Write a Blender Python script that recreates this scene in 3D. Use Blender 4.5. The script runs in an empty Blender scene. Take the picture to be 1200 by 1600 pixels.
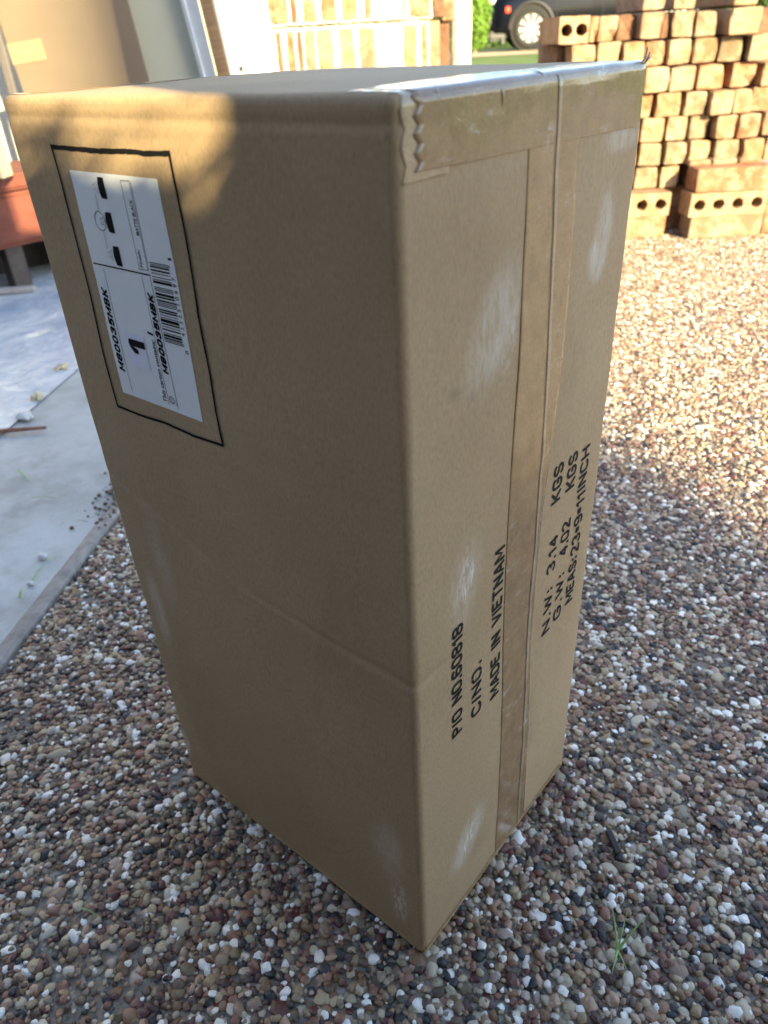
import bpy, bmesh, math, random
import numpy as np
from mathutils import Vector, Matrix, noise
R = math.radians
rng = random.Random(7)
S = bpy.context.scene
COL = S.collection

# ------------------------------------------------------------------ camera
cam_d = bpy.data.cameras.new('camera')
cam = bpy.data.objects.new('camera', cam_d); COL.objects.link(cam)
ROT = Matrix(((0.7767428552179556, -0.307014903858132, 0.5499203448471788),
              (0.6280146983560358, 0.4435753474064756, -0.6394047621202096),
              (-0.047624316442708266, 0.8420111400582575, 0.5373538540860746)))
CAM = Vector((.1853, -.2337, .5995))
cam.matrix_world = Matrix.Translation(CAM) @ ROT.to_4x4()
cam_d.sensor_fit = 'HORIZONTAL'; cam_d.sensor_width = 9.0; cam_d.lens = 9.0 * 1154.7 / 1200
cam_d.clip_start = .01; cam_d.clip_end = 400
cam_d.dof.use_dof = True; cam_d.dof.focus_distance = .50; cam_d.dof.aperture_fstop = 3.2
S.camera = cam

# ------------------------------------------------------------------ light
SUN_AZ = R(-23); SUN_EL = R(21)
SH = Vector((math.cos(SUN_AZ), math.sin(SUN_AZ), 0))
sdir = Vector((SH.x * math.cos(SUN_EL), SH.y * math.cos(SUN_EL), math.sin(SUN_EL)))
w = bpy.data.worlds.new('World'); S.world = w; w.use_nodes = True
nt = w.node_tree; nt.nodes.clear()
sky = nt.nodes.new('ShaderNodeTexSky'); sky.sky_type = 'NISHITA'; sky.sun_disc = False
sky.sun_elevation = SUN_EL; sky.sun_rotation = math.atan2(SH.x, SH.y)
bg = nt.nodes.new('ShaderNodeBackground'); bg.inputs['Strength'].default_value = .15
wo = nt.nodes.new('ShaderNodeOutputWorld')
nt.links.new(sky.outputs[0], bg.inputs[0]); nt.links.new(bg.outputs[0], wo.inputs[0])
sl = bpy.data.lights.new('sun', 'SUN'); sl.energy = 5.0; sl.angle = R(.55); sl.color = (1, .83, .46)
so = bpy.data.objects.new('sun', sl); COL.objects.link(so)
so.rotation_euler = sdir.to_track_quat('Z', 'Y').to_euler(); so.location = sdir * 30
S.view_settings.view_transform = 'Standard'; S.view_settings.look = 'None'
S.view_settings.exposure = 2.15; S.view_settings.gamma = 1; S.view_settings.use_curve_mapping = False
S.render.engine = 'CYCLES'

# background frame: r along the picture's horizontal, d away from the camera
RV = Vector((.7582, .6520, 0)); FV = Vector((-.6520, .7582, 0))
def rd(r, d, z=0.0): return Vector((CAM.x, CAM.y, 0)) + RV * r + FV * d + Vector((0, 0, z))
YAW = math.atan2(RV.y, RV.x)

# ------------------------------------------------------------------ helpers
def tag(o, label=None, cat=None, group=None, kind=None):
    if label: o['label'] = label
    if cat: o['category'] = cat
    if group: o['group'] = group
    if kind: o['kind'] = kind
    return o
def mesh_obj(name, me, mats=None, parent=None, loc=None, rz=0):
    o = bpy.data.objects.new(name, me); COL.objects.link(o)
    if mats:
        for m in (mats if isinstance(mats, (list, tuple)) else [mats]): me.materials.append(m)
    if parent: o.parent = parent
    if loc is not None: o.location = loc
    if rz: o.rotation_euler = (0, 0, rz)
    return o
def from_bm(name, bm, mats=None, parent=None, loc=None, rz=0, smooth=False):
    bmesh.ops.recalc_face_normals(bm, faces=bm.faces)
    me = bpy.data.meshes.new(name); bm.to_mesh(me); bm.free()
    if smooth:
        for p in me.polygons: p.use_smooth = True
    return mesh_obj(name, me, mats, parent, loc, rz)
def from_py(name, vs, fs, mats=None, parent=None, loc=None, rz=0, smooth=False):
    me = bpy.data.meshes.new(name); me.from_pydata([tuple(v) for v in vs], [], fs); me.update()
    if smooth:
        for p in me.polygons: p.use_smooth = True
    return mesh_obj(name, me, mats, parent, loc, rz)
def empty(name, loc, rz=0):
    o = bpy.data.objects.new(name, None); COL.objects.link(o); o.location = loc
    o.rotation_euler = (0, 0, rz); o.empty_display_size = .05; return o
def bm_box(bm, lo, hi, bevel=0, seg=1):
    b2 = bmesh.new(); bmesh.ops.create_cube(b2, size=1)
    lo = Vector(lo); hi = Vector(hi)
    for v in b2.verts:
        v.co = Vector(((v.co.x + .5) * (hi.x - lo.x) + lo.x, (v.co.y + .5) * (hi.y - lo.y) + lo.y, (v.co.z + .5) * (hi.z - lo.z) + lo.z))
    if bevel: bmesh.ops.bevel(b2, geom=b2.edges[:], offset=bevel, segments=seg, affect='EDGES')
    tmp = bpy.data.meshes.new('t'); b2.to_mesh(tmp); b2.free(); bm.from_mesh(tmp); bpy.data.meshes.remove(tmp)
def box_obj(name, lo, hi, mat, parent=None, bevel=0, loc=None, rz=0, seg=1):
    bm = bmesh.new(); bm_box(bm, lo, hi, bevel, seg); return from_bm(name, bm, mat, parent, loc, rz)
def tube(bm, p0, p1, r0, r1=None, n=10):
    r1 = r0 if r1 is None else r1
    p0 = Vector(p0); p1 = Vector(p1); q = (p1 - p0).to_track_quat('Z', 'Y')
    A = []; B = []
    for i in range(n):
        a = 2 * math.pi * i / n; c = Vector((math.cos(a), math.sin(a), 0))
        A.append(bm.verts.new(p0 + q @ (c * r0))); B.append(bm.verts.new(p1 + q @ (c * r1)))
    for i in range(n): bm.faces.new((A[i], A[(i + 1) % n], B[(i + 1) % n], B[i]))
    bm.faces.new(A[::-1]); bm.faces.new(B)

class Mat:
    """tiny node helper"""
    def __init__(s, name, color=(.5, .5, .5), rough=.7, spec=.5, metal=0):
        s.m = bpy.data.materials.new(name); s.m.use_nodes = True; s.t = s.m.node_tree
        s.b = s.t.nodes['Principled BSDF']; s.b.inputs['Base Color'].default_value = (*color, 1)
        s.b.inputs['Roughness'].default_value = rough; s.b.inputs['Metallic'].default_value = metal
        s.b.inputs['Specular IOR Level'].default_value = spec; s.h = None
    def n(s, typ, **kw):
        nd = s.t.nodes.new('ShaderNode' + typ)
        for k, v in kw.items():
            if k in nd.inputs: nd.inputs[k].default_value = v
            else: setattr(nd, k, v)
        return nd
    def l(s, a, b): s.t.links.new(a, b)
    def coord(s, scale=(1, 1, 1), kind='Object'):
        c = s.n('TexCoord'); mp = s.n('Mapping'); mp.inputs['Scale'].default_value = scale
        s.l(c.outputs[kind], mp.inputs[0]); return mp.outputs[0]
    def noise(s, scale, detail=4, rough=.55, vec=None, dist=0):
        nd = s.n('TexNoise'); nd.inputs['Scale'].default_value = scale; nd.inputs['Detail'].default_value = detail
        nd.inputs['Roughness'].default_value = rough; nd.inputs['Distortion'].default_value = dist
        s.l(vec if vec is not None else s.coord(), nd.inputs['Vector']); return nd.outputs[0]
    def ramp(s, fac, stops, interp='LINEAR'):
        r = s.n('ValToRGB'); cr = r.color_ramp; cr.interpolation = interp
        while len(cr.elements) < len(stops): cr.elements.new(.5)
        for e, (p, c) in zip(cr.elements, stops):
            e.position = p; e.color = (*c, 1) if isinstance(c, (tuple, list)) else (c, c, c, 1)
        s.l(fac, r.inputs[0]); return r.outputs[0]
    def mix(s, fac, a, b, mode='MIX'):
        m = s.n('Mix', data_type='RGBA', blend_type=mode)
        for sock, v in ((m.inputs[0], fac), (m.inputs[6], a), (m.inputs[7], b)):
            if hasattr(v, 'is_linked') or hasattr(v, 'links'): s.l(v, sock)
            elif isinstance(v, (tuple, list)): sock.default_value = (*v, 1)
            else: sock.default_value = v
        return m.outputs[2]
    def math(s, op, a, b=0, clamp=False):
        m = s.n('Math', operation=op); m.use_clamp = clamp
        for sock, v in ((m.inputs[0], a), (m.inputs[1], b)):
            if hasattr(v, 'links'): s.l(v, sock)
            else: sock.default_value = v
        return m.outputs[0]
    def color(s, c): s.l(c, s.b.inputs['Base Color'])
    def rough(s, c): s.l(c, s.b.inputs['Roughness'])
    def bump(s, h, strength=.3, dist=.001):
        b = s.n('Bump'); b.inputs['Strength'].default_value = strength; b.inputs['Distance'].default_value = dist
        s.l(h, b.inputs['Height'])
        if s.h is not None: s.l(s.h, b.inputs['Normal'])
        s.h = b.outputs[0]; s.l(s.h, s.b.inputs['Normal'])
    def spot(s, centre, size, soft=.5, rot=0.0, axis='X'):
        """soft elliptical stain mask in object space"""
        c = s.n('TexCoord'); mp = s.n('Mapping'); mp.vector_type = 'TEXTURE'
        mp.inputs['Location'].default_value = centre; mp.inputs['Scale'].default_value = size
        e = [0, 0, 0]; e['XYZ'.index(axis)] = rot; mp.inputs['Rotation'].default_value = e
        s.l(c.outputs['Object'], mp.inputs[0])
        ln = s.n('VectorMath', operation='LENGTH'); s.l(mp.outputs[0], ln.inputs[0])
        mr = s.n('MapRange'); mr.inputs['From Min'].default_value = 1.0; mr.inputs['From Max'].default_value = 1 - soft
        mr.interpolation_type = 'SMOOTHSTEP'
        s.l(ln.outputs['Value'], mr.inputs['Value']); return mr.outputs[0]

# ------------------------------------------------------------------ materials
def mat_cardboard():
    M = Mat('cardboard', rough=.72, spec=.25)
    vec = M.coord()
    fine = M.noise(900, 3, .6, M.coord((1, 1, .35)))
    med = M.noise(9, 4, .5, vec)
    base = M.mix(M.ramp(M.noise(5, 5, .6), [(.3, 0.0), (.7, 1.0)]), (.375, .266, .160), (.450, .326, .202))
    spk = M.ramp(fine, [(.25, .78), (.5, 1.0), (.78, 1.16)])
    c = M.mix(1.0, base, spk, 'MULTIPLY')
    fl = M.n('TexWave', wave_type='BANDS', bands_direction='Z'); fl.inputs['Scale'].default_value = 45
    fl.inputs['Distortion'].default_value = 0; M.l(vec, fl.inputs['Vector'])
    flk = M.n('TexNoise'); flk.inputs['Scale'].default_value = 260; M.l(vec, flk.inputs['Vector'])
    sp = M.ramp(flk.outputs[0], [(.0, .35), (.2, .55), (.27, 1.0)])
    c = M.mix(.8, c, sp, 'MULTIPLY')
    # long rubbed fold line across the broad side
    sx = M.n('SeparateXYZ'); M.l(vec, sx.inputs[0])
    zc = M.math('ADD', M.math('MULTIPLY', sx.outputs[0], -.05), .288)
    zc = M.math('ADD', zc, M.math('MULTIPLY', M.math('MAXIMUM', M.math('SUBTRACT', M.math('MULTIPLY', sx.outputs[0], -1), .15), 0), .30))
    dz = M.math('ABSOLUTE', M.math('SUBTRACT', M.math('ADD', sx.outputs[2], M.math('MULTIPLY', M.math('SUBTRACT', M.noise(25, 3), .5), .006)), zc))
    fold = M.n('MapRange'); fold.inputs['From Min'].default_value = 0; fold.inputs['From Max'].default_value = .0035; fold.inputs['To Min'].default_value = 1; fold.inputs['To Max'].default_value = 0; M.l(dz, fold.inputs['Value'])
    onl = M.math('LESS_THAN', sx.outputs[1], .004)
    c = M.mix(M.math('MULTIPLY', M.math('MULTIPLY', fold.outputs[0], onl), M.ramp(M.noise(40, 4), [(.35, .0), (.65, .25)])), c, (.56, .46, .34))
    # faint handling stains
    c = M.mix(M.ramp(M.noise(11, 6, .7, M.coord((1, 1, .6))), [(.55, 0.0), (.75, .30)]), c, (.22, .16, .10))
    # worn white scuffs
    sc = None
    rub = M.ramp(M.noise(1, 6, .75, M.coord((200, 260, 90)), .3), [(.44, 0.0), (.60, 1.0)])
    haze = M.ramp(M.noise(1, 6, .75, M.coord((60, 90, 35))), [(.32, .0), (.68, 1.0)])
    for cen, size, rot, amt, tex in (
        ((0, .0530, .334), (.02, .012, .026), R(-10), 1.0, rub), ((0, .0500, .330), (.02, .022, .045), R(-10), .35, rub), ((0, .0530, .334), (.02, .020, .040), R(-10), .3, haze),
        ((0, .0590, .079), (.02, .013, .026), R(-32), 1.0, rub), ((0, .0590, .079), (.02, .024, .040), R(-32), .6, haze),
        ((0, .184, .488), (.02, .017, .020), 0, .75, haze), ((0, .190, .505), (.02, .016, .028), 0, .5, haze),
        ((0, .072, .478), (.02, .026, .046), R(-32), .55, haze), ((0, .085, .470), (.02, .012, .030), R(-20), .5, rub), ((0, .20, .548), (.02, .03, .010), 0, .5, haze),
        ((-.022, 0, .052), (.011, .02, .035), 0, .7, rub), ((-.030, 0, .11), (.02, .02, .05), 0, .35, haze),
        ((-.262, 0, .22), (.012, .02, .05), 0, .5, haze), ((-.24, 0, .28), (.015, .02, .06), 0, .25, haze),
        ((-.278, 0, .05), (.007, .02, .03), 0, .5, haze)):
        k = M.math('MULTIPLY', M.math('MULTIPLY', M.spot(cen, size, .75, rot), tex), amt)
        sc = k if sc is None else M.math('MAXIMUM', sc, k)
    c = M.mix(M.math('MULTIPLY', sc, .75, True), c, (.80, .80, .80))
    dark = M.math('MULTIPLY', M.spot((0, .045, .452), (.02, .02, .008), .8, R(-35)), M.ramp(M.noise(60, 5, .7), [(.45, 0.0), (.7, .7)]))
    c = M.mix(dark, c, (.14, .12, .10))
    M.color(c)
    M.bump(fl.outputs[0], .13, .0004)
    M.bump(fine, .16, .0004)
    M.bump(M.noise(35, 4, .5, vec), .25, .0012)
    return M.m
def mat_tape(name, tint=(.34, .235, .13), rough=.10):
    M = Mat(name, rough=rough, spec=.6)
    mott = M.noise(70, 5, .7); n2 = M.noise(14, 4, .6); fib = M.noise(700, 3, .6)
    c = M.mix(n2, tint, tuple(min(1, x * 1.3) for x in tint))
    c = M.mix(1.0, c, M.ramp(fib, [(.3, .86), (.7, 1.14)]), 'MULTIPLY')
    c = M.mix(1.0, c, M.ramp(mott, [(.35, .85), (.65, 1.15)]), 'MULTIPLY')
    wh = M.math('MULTIPLY', M.ramp(M.noise(75, 6, .8, M.coord((1, .5, 1.3))), [(.56, 0.0), (.68, 1.0)]), M.ramp(M.noise(16, 3), [(.46, 0.0), (.60, .8)]))
    c = M.mix(wh, c, (.60, .58, .58))
    M.color(c)
    M.rough(M.ramp(M.noise(90, 5, .7), [(.35, rough * .7), (.75, rough * 2.6)]))
    M.b.inputs['Coat Weight'].default_value = .2; M.b.inputs['Coat Roughness'].default_value = .09
    M.bump(M.noise(1, 4, .6, M.coord((45, 60, 90))), .30, .0012)
    M.bump(M.noise(1, 4, .65, M.coord((500, 500, 220))), .28, .0006)
    return M.m
def mat_flat(name, col, rough=.6, spec=.3, var=.12, scale=40, bump=0, bscale=200, bdist=.001, metal=0):
    M = Mat(name, col, rough, spec, metal)
    lo = tuple(x * (1 - var) for x in col); hi = tuple(min(1, x * (1 + var)) for x in col)
    M.color(M.mix(M.ramp(M.noise(scale, 5, .6), [(.3, 0.0), (.7, 1.0)]), lo, hi))
    if bump: M.bump(M.noise(bscale, 5, .65), bump, bdist)
    return M.m
def mat_brick(name, a, b, cdust=(.60, .46, .33), dust=.6, gain=1):
    M = Mat(name, a, .88, .2)
    oi = M.n('ObjectInfo'); vec = M.n('VectorMath', operation='ADD'); c = M.n('TexCoord')
    sc = M.n('VectorMath', operation='SCALE'); M.l(oi.outputs['Location'], sc.inputs[0]); sc.inputs['Scale'].default_value = 7.3
    M.l(c.outputs['Object'], vec.inputs[0]); M.l(sc.outputs[0], vec.inputs[1]); v = vec.outputs[0]
    k = M.mix(M.ramp(M.noise(22, 5, .6, v), [(.3, 0.0), (.7, 1.0)]), a, b)
    tone = M.n('MapRange'); tone.inputs['To Min'].default_value = .72; tone.inputs['To Max'].default_value = 1.18
    M.l(oi.outputs['Random'], tone.inputs['Value'])
    k = M.mix(1.0, k, tone.outputs[0], 'MULTIPLY'); k = M.mix(1.0, k, (.80, .77, .76), 'MULTIPLY'); cdust = tuple(x * .55 for x in cdust)
    k = M.mix(M.math('MULTIPLY', M.ramp(M.noise(19, 6, .75, v), [(.44, 0.0), (.60, 1.0)]), dust), k, cdust)
    k = M.mix(M.ramp(M.noise(30, 6, .75, v), [(.32, .75), (.44, 0.0)]), k, (.13, .08, .05))
    M.color(k)
    M.bump(M.noise(45, 6, .7, v), .9, .006); M.bump(M.noise(300, 3, .6, v), .4, .001)
    return M.m
def mat_aggregate():
    """driveway bedding: grey concrete matrix with sand and fine chips"""
    M = Mat('concrete_matrix', (.25, .24, .22), .9, .2)
    vec = M.coord()
    vo = M.n('TexVoronoi'); vo.inputs['Scale'].default_value = 330; M.l(vec, vo.inputs['Vector'])
    rmp = M.ramp(vo.outputs['Color'], [(.0, (.055, .05, .05)), (.25, (.30, .20, .14)), (.5, (.20, .19, .18)), (.75, (.42, .38, .32)), (1, (.7, .68, .64))], 'CONSTANT')
    base = M.mix(M.noise(400, 4, .7), (.20, .185, .155), (.40, .37, .31))
    M.color(M.mix(.6, base, rmp))
    M.bump(M.noise(420, 4, .7), .9, .002); M.bump(M.noise(110, 4, .7), .7, .003)
    return M.m
def mat_pebble():
    M = Mat('pebble', rough=.36, spec=.5)
    oi = M.n('ObjectInfo')
    cols = [(.82, .78, .71), (.50, .42, .30), (.33, .23, .13), (.19, .105, .05), (.27, .13, .085), (.11, .035, .03), (.07, .035, .03), (.022, .024, .028),
            (.26, .21, .14), (.36, .30, .21), (.13, .085, .055), (.44, .35, .22), (.17, .125, .075), (.88, .86, .82), (.19, .09, .065), (.46, .30, .21),
            (.045, .043, .045), (.28, .19, .13), (.60, .54, .44), (.44, .35, .29), (.30, .17, .10), (.09, .06, .045)]
    c = M.ramp(oi.outputs['Random'], [(i / len(cols), k) for i, k in enumerate(cols)], 'CONSTANT')
    vec = M.n('VectorMath', operation='ADD'); tc = M.n('TexCoord'); M.l(tc.outputs['Object'], vec.inputs[0]); M.l(oi.outputs['Location'], vec.inputs[1])
    c = M.mix(1.0, c, M.ramp(M.noise(420, 4, .7, vec.outputs[0]), [(.3, .72), (.7, 1.2)]), 'MULTIPLY')
    c = M.mix(M.ramp(M.noise(160, 5, .7), [(.60, 0.0), (.80, .35)]), c, (.26, .25, .23))
    M.color(c)
    M.bump(M.noise(650, 4, .65), .35, .0006)
    return M.m
def mat_slab():
    M = Mat('slab_concrete', (.5, .5, .5), .7, .35)
    big = M.noise(3.2, 6, .6, None, .4); med = M.noise(18, 6, .65)
    c = M.mix(M.ramp(big, [(.35, 0.0), (.65, 1.0)]), (.31, .315, .30), (.49, .505, .49))
    c = M.mix(M.ramp(med, [(.45, 0.0), (.75, .6)]), c, (.52, .52, .52))
    c = M.mix(M.math('MULTIPLY', M.ramp(M.noise(7, 5, .7), [(.5, 0.0), (.62, 1.0)]), .35), c, (.22, .18, .16))
    c = M.mix(M.ramp(M.noise(60, 5, .75), [(.64, 0.0), (.72, .7)]), c, (.17, .16, .14))
    M.color(c); M.bump(med, .3, .004); M.bump(M.noise(260, 4, .7), .35, .001)
    return M.m
def mat_wood(name, a, b, scale=(3, 60, 60), rough=.65):
    M = Mat(name, a, rough, .3)
    g = M.noise(1, 5, .6, M.coord(scale), .8)
    M.color(M.mix(M.ramp(g, [(.3, 0.0), (.7, 1.0)]), a, b)); M.bump(g, .3, .001)
    return M.m
card = mat_cardboard()
tapeA = mat_tape('packing_tape_brown', (.250, .158, .084), .09)
tapeB = mat_tape('packing_tape_clear', (.270, .170, .084), .10)
tapeC = mat_tape('packing_tape_pale', (.345, .252, .155), .14)
paper = mat_flat('label_paper', (.80, .83, .90), .45, .4, .02, 90)
sticker = mat_flat('sticker_paper', (.76, .78, .97), .35, .5, .02, 90)
ink = mat_flat('black_ink', (.009, .009, .010), .9, .1, .3, 300)
stencil = mat_flat('stencil_ink', (.016, .017, .019), .75, .2, .5, 500)
hair = mat_flat('thin_grey_print', (.16, .16, .18), .5, .3, .1, 300)
brick_mats = [mat_brick('brick_tan', (.27, .145, .072), (.34, .21, .12)), mat_brick('brick_orange', (.26, .10, .048), (.32, .165, .09)),
              mat_brick('brick_grey_tan', (.20, .15, .095), (.26, .20, .125)), mat_brick('brick_buff', (.30, .185, .105), (.37, .25, .15)),
              mat_brick('brick_pink', (.25, .15, .10), (.31, .21, .14)), mat_brick('brick_brown', (.13, .065, .04), (.20, .11, .07), dust=.15)]
BN = ['tan', 'orange-tan', 'greyish tan', 'pale buff', 'pinkish', 'reddish brown']
cream = mat_brick('pale_mortar', (.74, .68, .56), (.82, .77, .66), (1.2, 1.1, .95), .3)
matrix = mat_aggregate(); pebble = mat_pebble(); slabm = mat_slab()

# ------------------------------------------------------------------ ground
def terrain_z(d): return 0 if d < 4.5 else .27 * min(1, (d - 4.5) / 9.5)
def strip(name, rs, ds, mat, dz, zf=terrain_z):
    vs = []; fs = []
    for j, d in enumerate(ds):
        for i, r in enumerate(rs): vs.append(rd(r, d, zf(d) + dz))
    n = len(rs)
    for j in range(len(ds) - 1):
        for i in range(n - 1): fs.append((j * n + i, j * n + i + 1, (j + 1) * n + i + 1, (j + 1) * n + i))
    return from_py(name, vs, fs, mat)
def mat_grass():
    M = Mat('grass', (.06, .12, .02), .85, .2)
    c = M.mix(M.ramp(M.noise(.9, 5, .6), [(.35, 0.0), (.65, 1.0)]), (.085, .15, .025), (.16, .19, .06))
    c = M.mix(M.ramp(M.noise(35, 5, .7), [(.4, 0.0), (.7, .6)]), c, (.06, .10, .02))
    M.color(c); M.bump(M.noise(60, 4, .7), .9, .03); return M.m
def mat_dirt():
    M = Mat('dry_dirt', (.4, .32, .2), .95, .1)
    M.color(M.mix(M.ramp(M.noise(3, 6, .65), [(.35, 0.0), (.65, 1.0)]), (.30, .24, .14), (.46, .38, .25))); M.bump(M.noise(50, 5, .7), .8, .02); return M.m
tag(strip('lawn', [-150, -40, -10, -3, 0, 3, 10, 40, 150], [-150, -40, -6, 0, 3, 4.5, 7, 10, 13, 16, 40, 200], mat_grass(), -.012), kind='structure')
tag(strip('dirt_track', [-60, -8, 0, 4, 8, 60], [15.6, 18, 22], mat_dirt(), -.004), kind='structure')
# driveway sheet and the concrete slab meet along the timber joint strip
JP = Vector((-.58, -.046, 0)); JT = Vector((-.5372, .8434, 0)).normalized(); JN = Vector((JT.y, -JT.x, 0))   # JN points to the gravel side
def jp(a, b, z=0): return JP + JT * a + JN * b + Vector((0, 0, z))
drv = from_py('driveway', [jp(-6, .0, -.0028), jp(-6, 9, -.0028), jp(4.7, 9, -.0028), jp(4.7, .0, -.0028)], [(0, 1, 2, 3)], matrix)
tag(drv, kind='structure')
# slab, slightly uneven sheet
vs = []; fs = []; na, nb = 120, 60
for i in range(na + 1):
    for j in range(nb + 1):
        a = -1.2 + 4.4 * i / na; b = -.022 - 2.6 * (j / nb) ** 1.3
        vs.append(jp(a, b, .003 + .003 * noise.noise(Vector((a * 3, b * 3, 0)))))
for i in range(na):
    for j in range(nb): fs.append((i * (nb + 1) + j, (i + 1) * (nb + 1) + j, (i + 1) * (nb + 1) + j + 1, i * (nb + 1) + j + 1))
nv = len(vs)
tag(from_py('concrete_slab', vs, fs, slabm, smooth=True), kind='structure')
# weathered timber strip in the joint
vs = []; fs = []; N = 160
for i in range(N + 1):
    a = -1.2 + 4.4 * i / N
    for b, z in ((-.024, -.004), (-.023, .004), (-.017, .0062), (-.006, .0058), (-.001, .003), (0, -.006)):
        q = noise.noise(Vector((a * 22, b * 90, 1)))
        vs.append(jp(a, b + .0022 * q, z + .0014 * q))
for i in range(N):
    for k in range(5): fs.append((i * 6 + k, (i + 1) * 6 + k, (i + 1) * 6 + k + 1, i * 6 + k + 1))
tag(from_py('joint_strip', vs, fs, mat_wood('weathered_timber', (.20, .18, .16), (.38, .35, .32), (40, 40, 40))),
    'weathered grey timber strip set between the concrete slab and the pebbled driveway', 'wood strip')

# ---- pebbles: real stones instanced on points by geometry nodes
def pebble_points():
    g = np.random.default_rng(3)
    P = []
    for sp, rad, frac in ((.0076, (.0028, .0050), 1.0), (.0066, (.0012, .0027), 1.0), (.045, (.0055, .0080), 1.0)):
        r = np.arange(-2.4, 2.6, sp); d = np.arange(-.05, 3.5, sp * .87)
        A, B = np.meshgrid(r, d); A = A + (np.arange(len(d)) % 2)[:, None] * sp * .5
        A = A.ravel() + g.uniform(-.42, .42, A.size) * sp; B = B.ravel() + g.uniform(-.42, .42, B.size) * sp
        k = np.abs(A) < .42 + .56 * B; A = A[k]; B = B[k]
        X = CAM.x + RV.x * A + FV.x * B; Y = CAM.y + RV.y * A + FV.y * B
        rr = g.uniform(rad[0], rad[1], X.size) * g.choice([.85, 1, 1.15], X.size)
        P.append(np.stack([X, Y, rr], 1))
    P = np.concatenate(P)
    nb = (P[:, 0] - JP.x) * JN.x + (P[:, 1] - JP.y) * JN.y
    keep = nb > .003
    keep &= ~((P[:, 0] > -.2845 + .0015) & (P[:, 0] < -.0015) & (P[:, 1] > .0015) & (P[:, 1] < .2255))
    # bald, sandy patches of matrix
    P = P[keep]
    q = np.array([noise.noise(Vector((x * 9, y * 9, 5))) for x, y, _ in P])
    P = P[(q < .36) | (g.random(len(P)) < .6)]
    return P, g
def build_pebbles():
    P, g = pebble_points(); n = len(P)
    me = bpy.data.meshes.new('pebbles')
    r = P[:, 2]; fl = g.uniform(.38, .66, n)
    top = g.uniform(-.0013, .0012, n)
    co = np.stack([P[:, 0], P[:, 1], top - r * fl * .82], 1)
    me.vertices.add(n); me.vertices.foreach_set('co', co.ravel().astype(np.float32))
    a = me.attributes.new('scl', 'FLOAT_VECTOR', 'POINT')
    el = g.uniform(.75, 1.45, n)
    a.data.foreach_set('vector', np.stack([r * np.sqrt(el), r / np.sqrt(el), r * fl], 1).ravel().astype(np.float32))
    a = me.attributes.new('rot', 'FLOAT_VECTOR', 'POINT')
    a.data.foreach_set('vector', np.stack([g.normal(0, .22, n), g.normal(0, .22, n), g.uniform(0, 6.28, n)], 1).ravel().astype(np.float32))
    a = me.attributes.new('idx', 'INT', 'POINT'); a.data.foreach_set('value', g.integers(0, 8, n).astype(np.int32))
    o = mesh_obj('pebbles', me); tag(o, kind='stuff')
    o['label'] = 'rounded mixed colour pebbles of the exposed aggregate driveway'; o['category'] = 'pebbles'
    t = bpy.data.node_groups.new('pebble_scatter', 'GeometryNodeTree')
    t.interface.new_socket('Geometry', in_out='INPUT', socket_type='NodeSocketGeometry')
    t.interface.new_socket('Geometry', in_out='OUTPUT', socket_type='NodeSocketGeometry')
    N = t.nodes.new; L = t.links.new
    gi = N('NodeGroupInput'); go = N('NodeGroupOutput')
    gti = N('GeometryNodeGeometryToInstance')
    for k in range(8):
        ic = N('GeometryNodeMeshIcoSphere'); ic.inputs['Radius'].default_value = 1.0; ic.inputs['Subdivisions'].default_value = (3, 2, 2, 3, 2, 3, 2, 2)[k]
        sp = N('GeometryNodeSetPosition'); nz = N('ShaderNodeTexVoronoi' if k % 2 else 'ShaderNodeTexNoise')
        pos = N('GeometryNodeInputPosition'); ad = N('ShaderNodeVectorMath'); ad.operation = 'ADD'; ad.inputs[1].default_value = (k * 3.7, k * 1.3, k * 5.1)
        L(pos.outputs[0], ad.inputs[0]); L(ad.outputs[0], nz.inputs['Vector'])
        nz.inputs['Scale'].default_value = .75 if k % 2 else 1.0
        mr = N('ShaderNodeMapRange'); L(nz.outputs[0], mr.inputs['Value'])
        if k % 2: mr.inputs['From Min'].default_value = 0; mr.inputs['From Max'].default_value = .9; mr.inputs['To Min'].default_value = .70; mr.inputs['To Max'].default_value = 1.32
        else: mr.inputs['From Min'].default_value = .2; mr.inputs['From Max'].default_value = .8; mr.inputs['To Min'].default_value = .6; mr.inputs['To Max'].default_value = 1.35
        ml = N('ShaderNodeVectorMath'); ml.operation = 'SCALE'; L(pos.outputs[0], ml.inputs[0]); L(mr.outputs[0], ml.inputs['Scale'])
        L(ic.outputs[0], sp.inputs['Geometry']); L(ml.outputs[0], sp.inputs['Position'])
        ss = N('GeometryNodeSetShadeSmooth'); ss.inputs['Shade Smooth'].default_value = k not in (2, 6, 7); L(sp.outputs[0], ss.inputs[0])
        sm = N('GeometryNodeSetMaterial'); sm.inputs['Material'].default_value = pebble; L(ss.outputs[0], sm.inputs[0])
        L(sm.outputs[0], gti.inputs[0])
    io = N('GeometryNodeInstanceOnPoints'); io.inputs['Pick Instance'].default_value = True
    L(gi.outputs[0], io.inputs['Points']); L(gti.outputs[0], io.inputs['Instance'])
    def attr(nm, typ):
        a = N('GeometryNodeInputNamedAttribute'); a.data_type = typ; a.inputs[0].default_value = nm
        return a.outputs['Attribute']
    L(attr('idx', 'INT'), io.inputs['Instance Index']); L(attr('scl', 'FLOAT_VECTOR'), io.inputs['Scale'])
    er = N('FunctionNodeEulerToRotation'); L(attr('rot', 'FLOAT_VECTOR'), er.inputs[0]); L(er.outputs[0], io.inputs['Rotation'])
    L(io.outputs[0], go.inputs[0])
    md = o.modifiers.new('scatter', 'NODES'); md.node_group = t
    print('pebbles', n)
build_pebbles()

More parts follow.
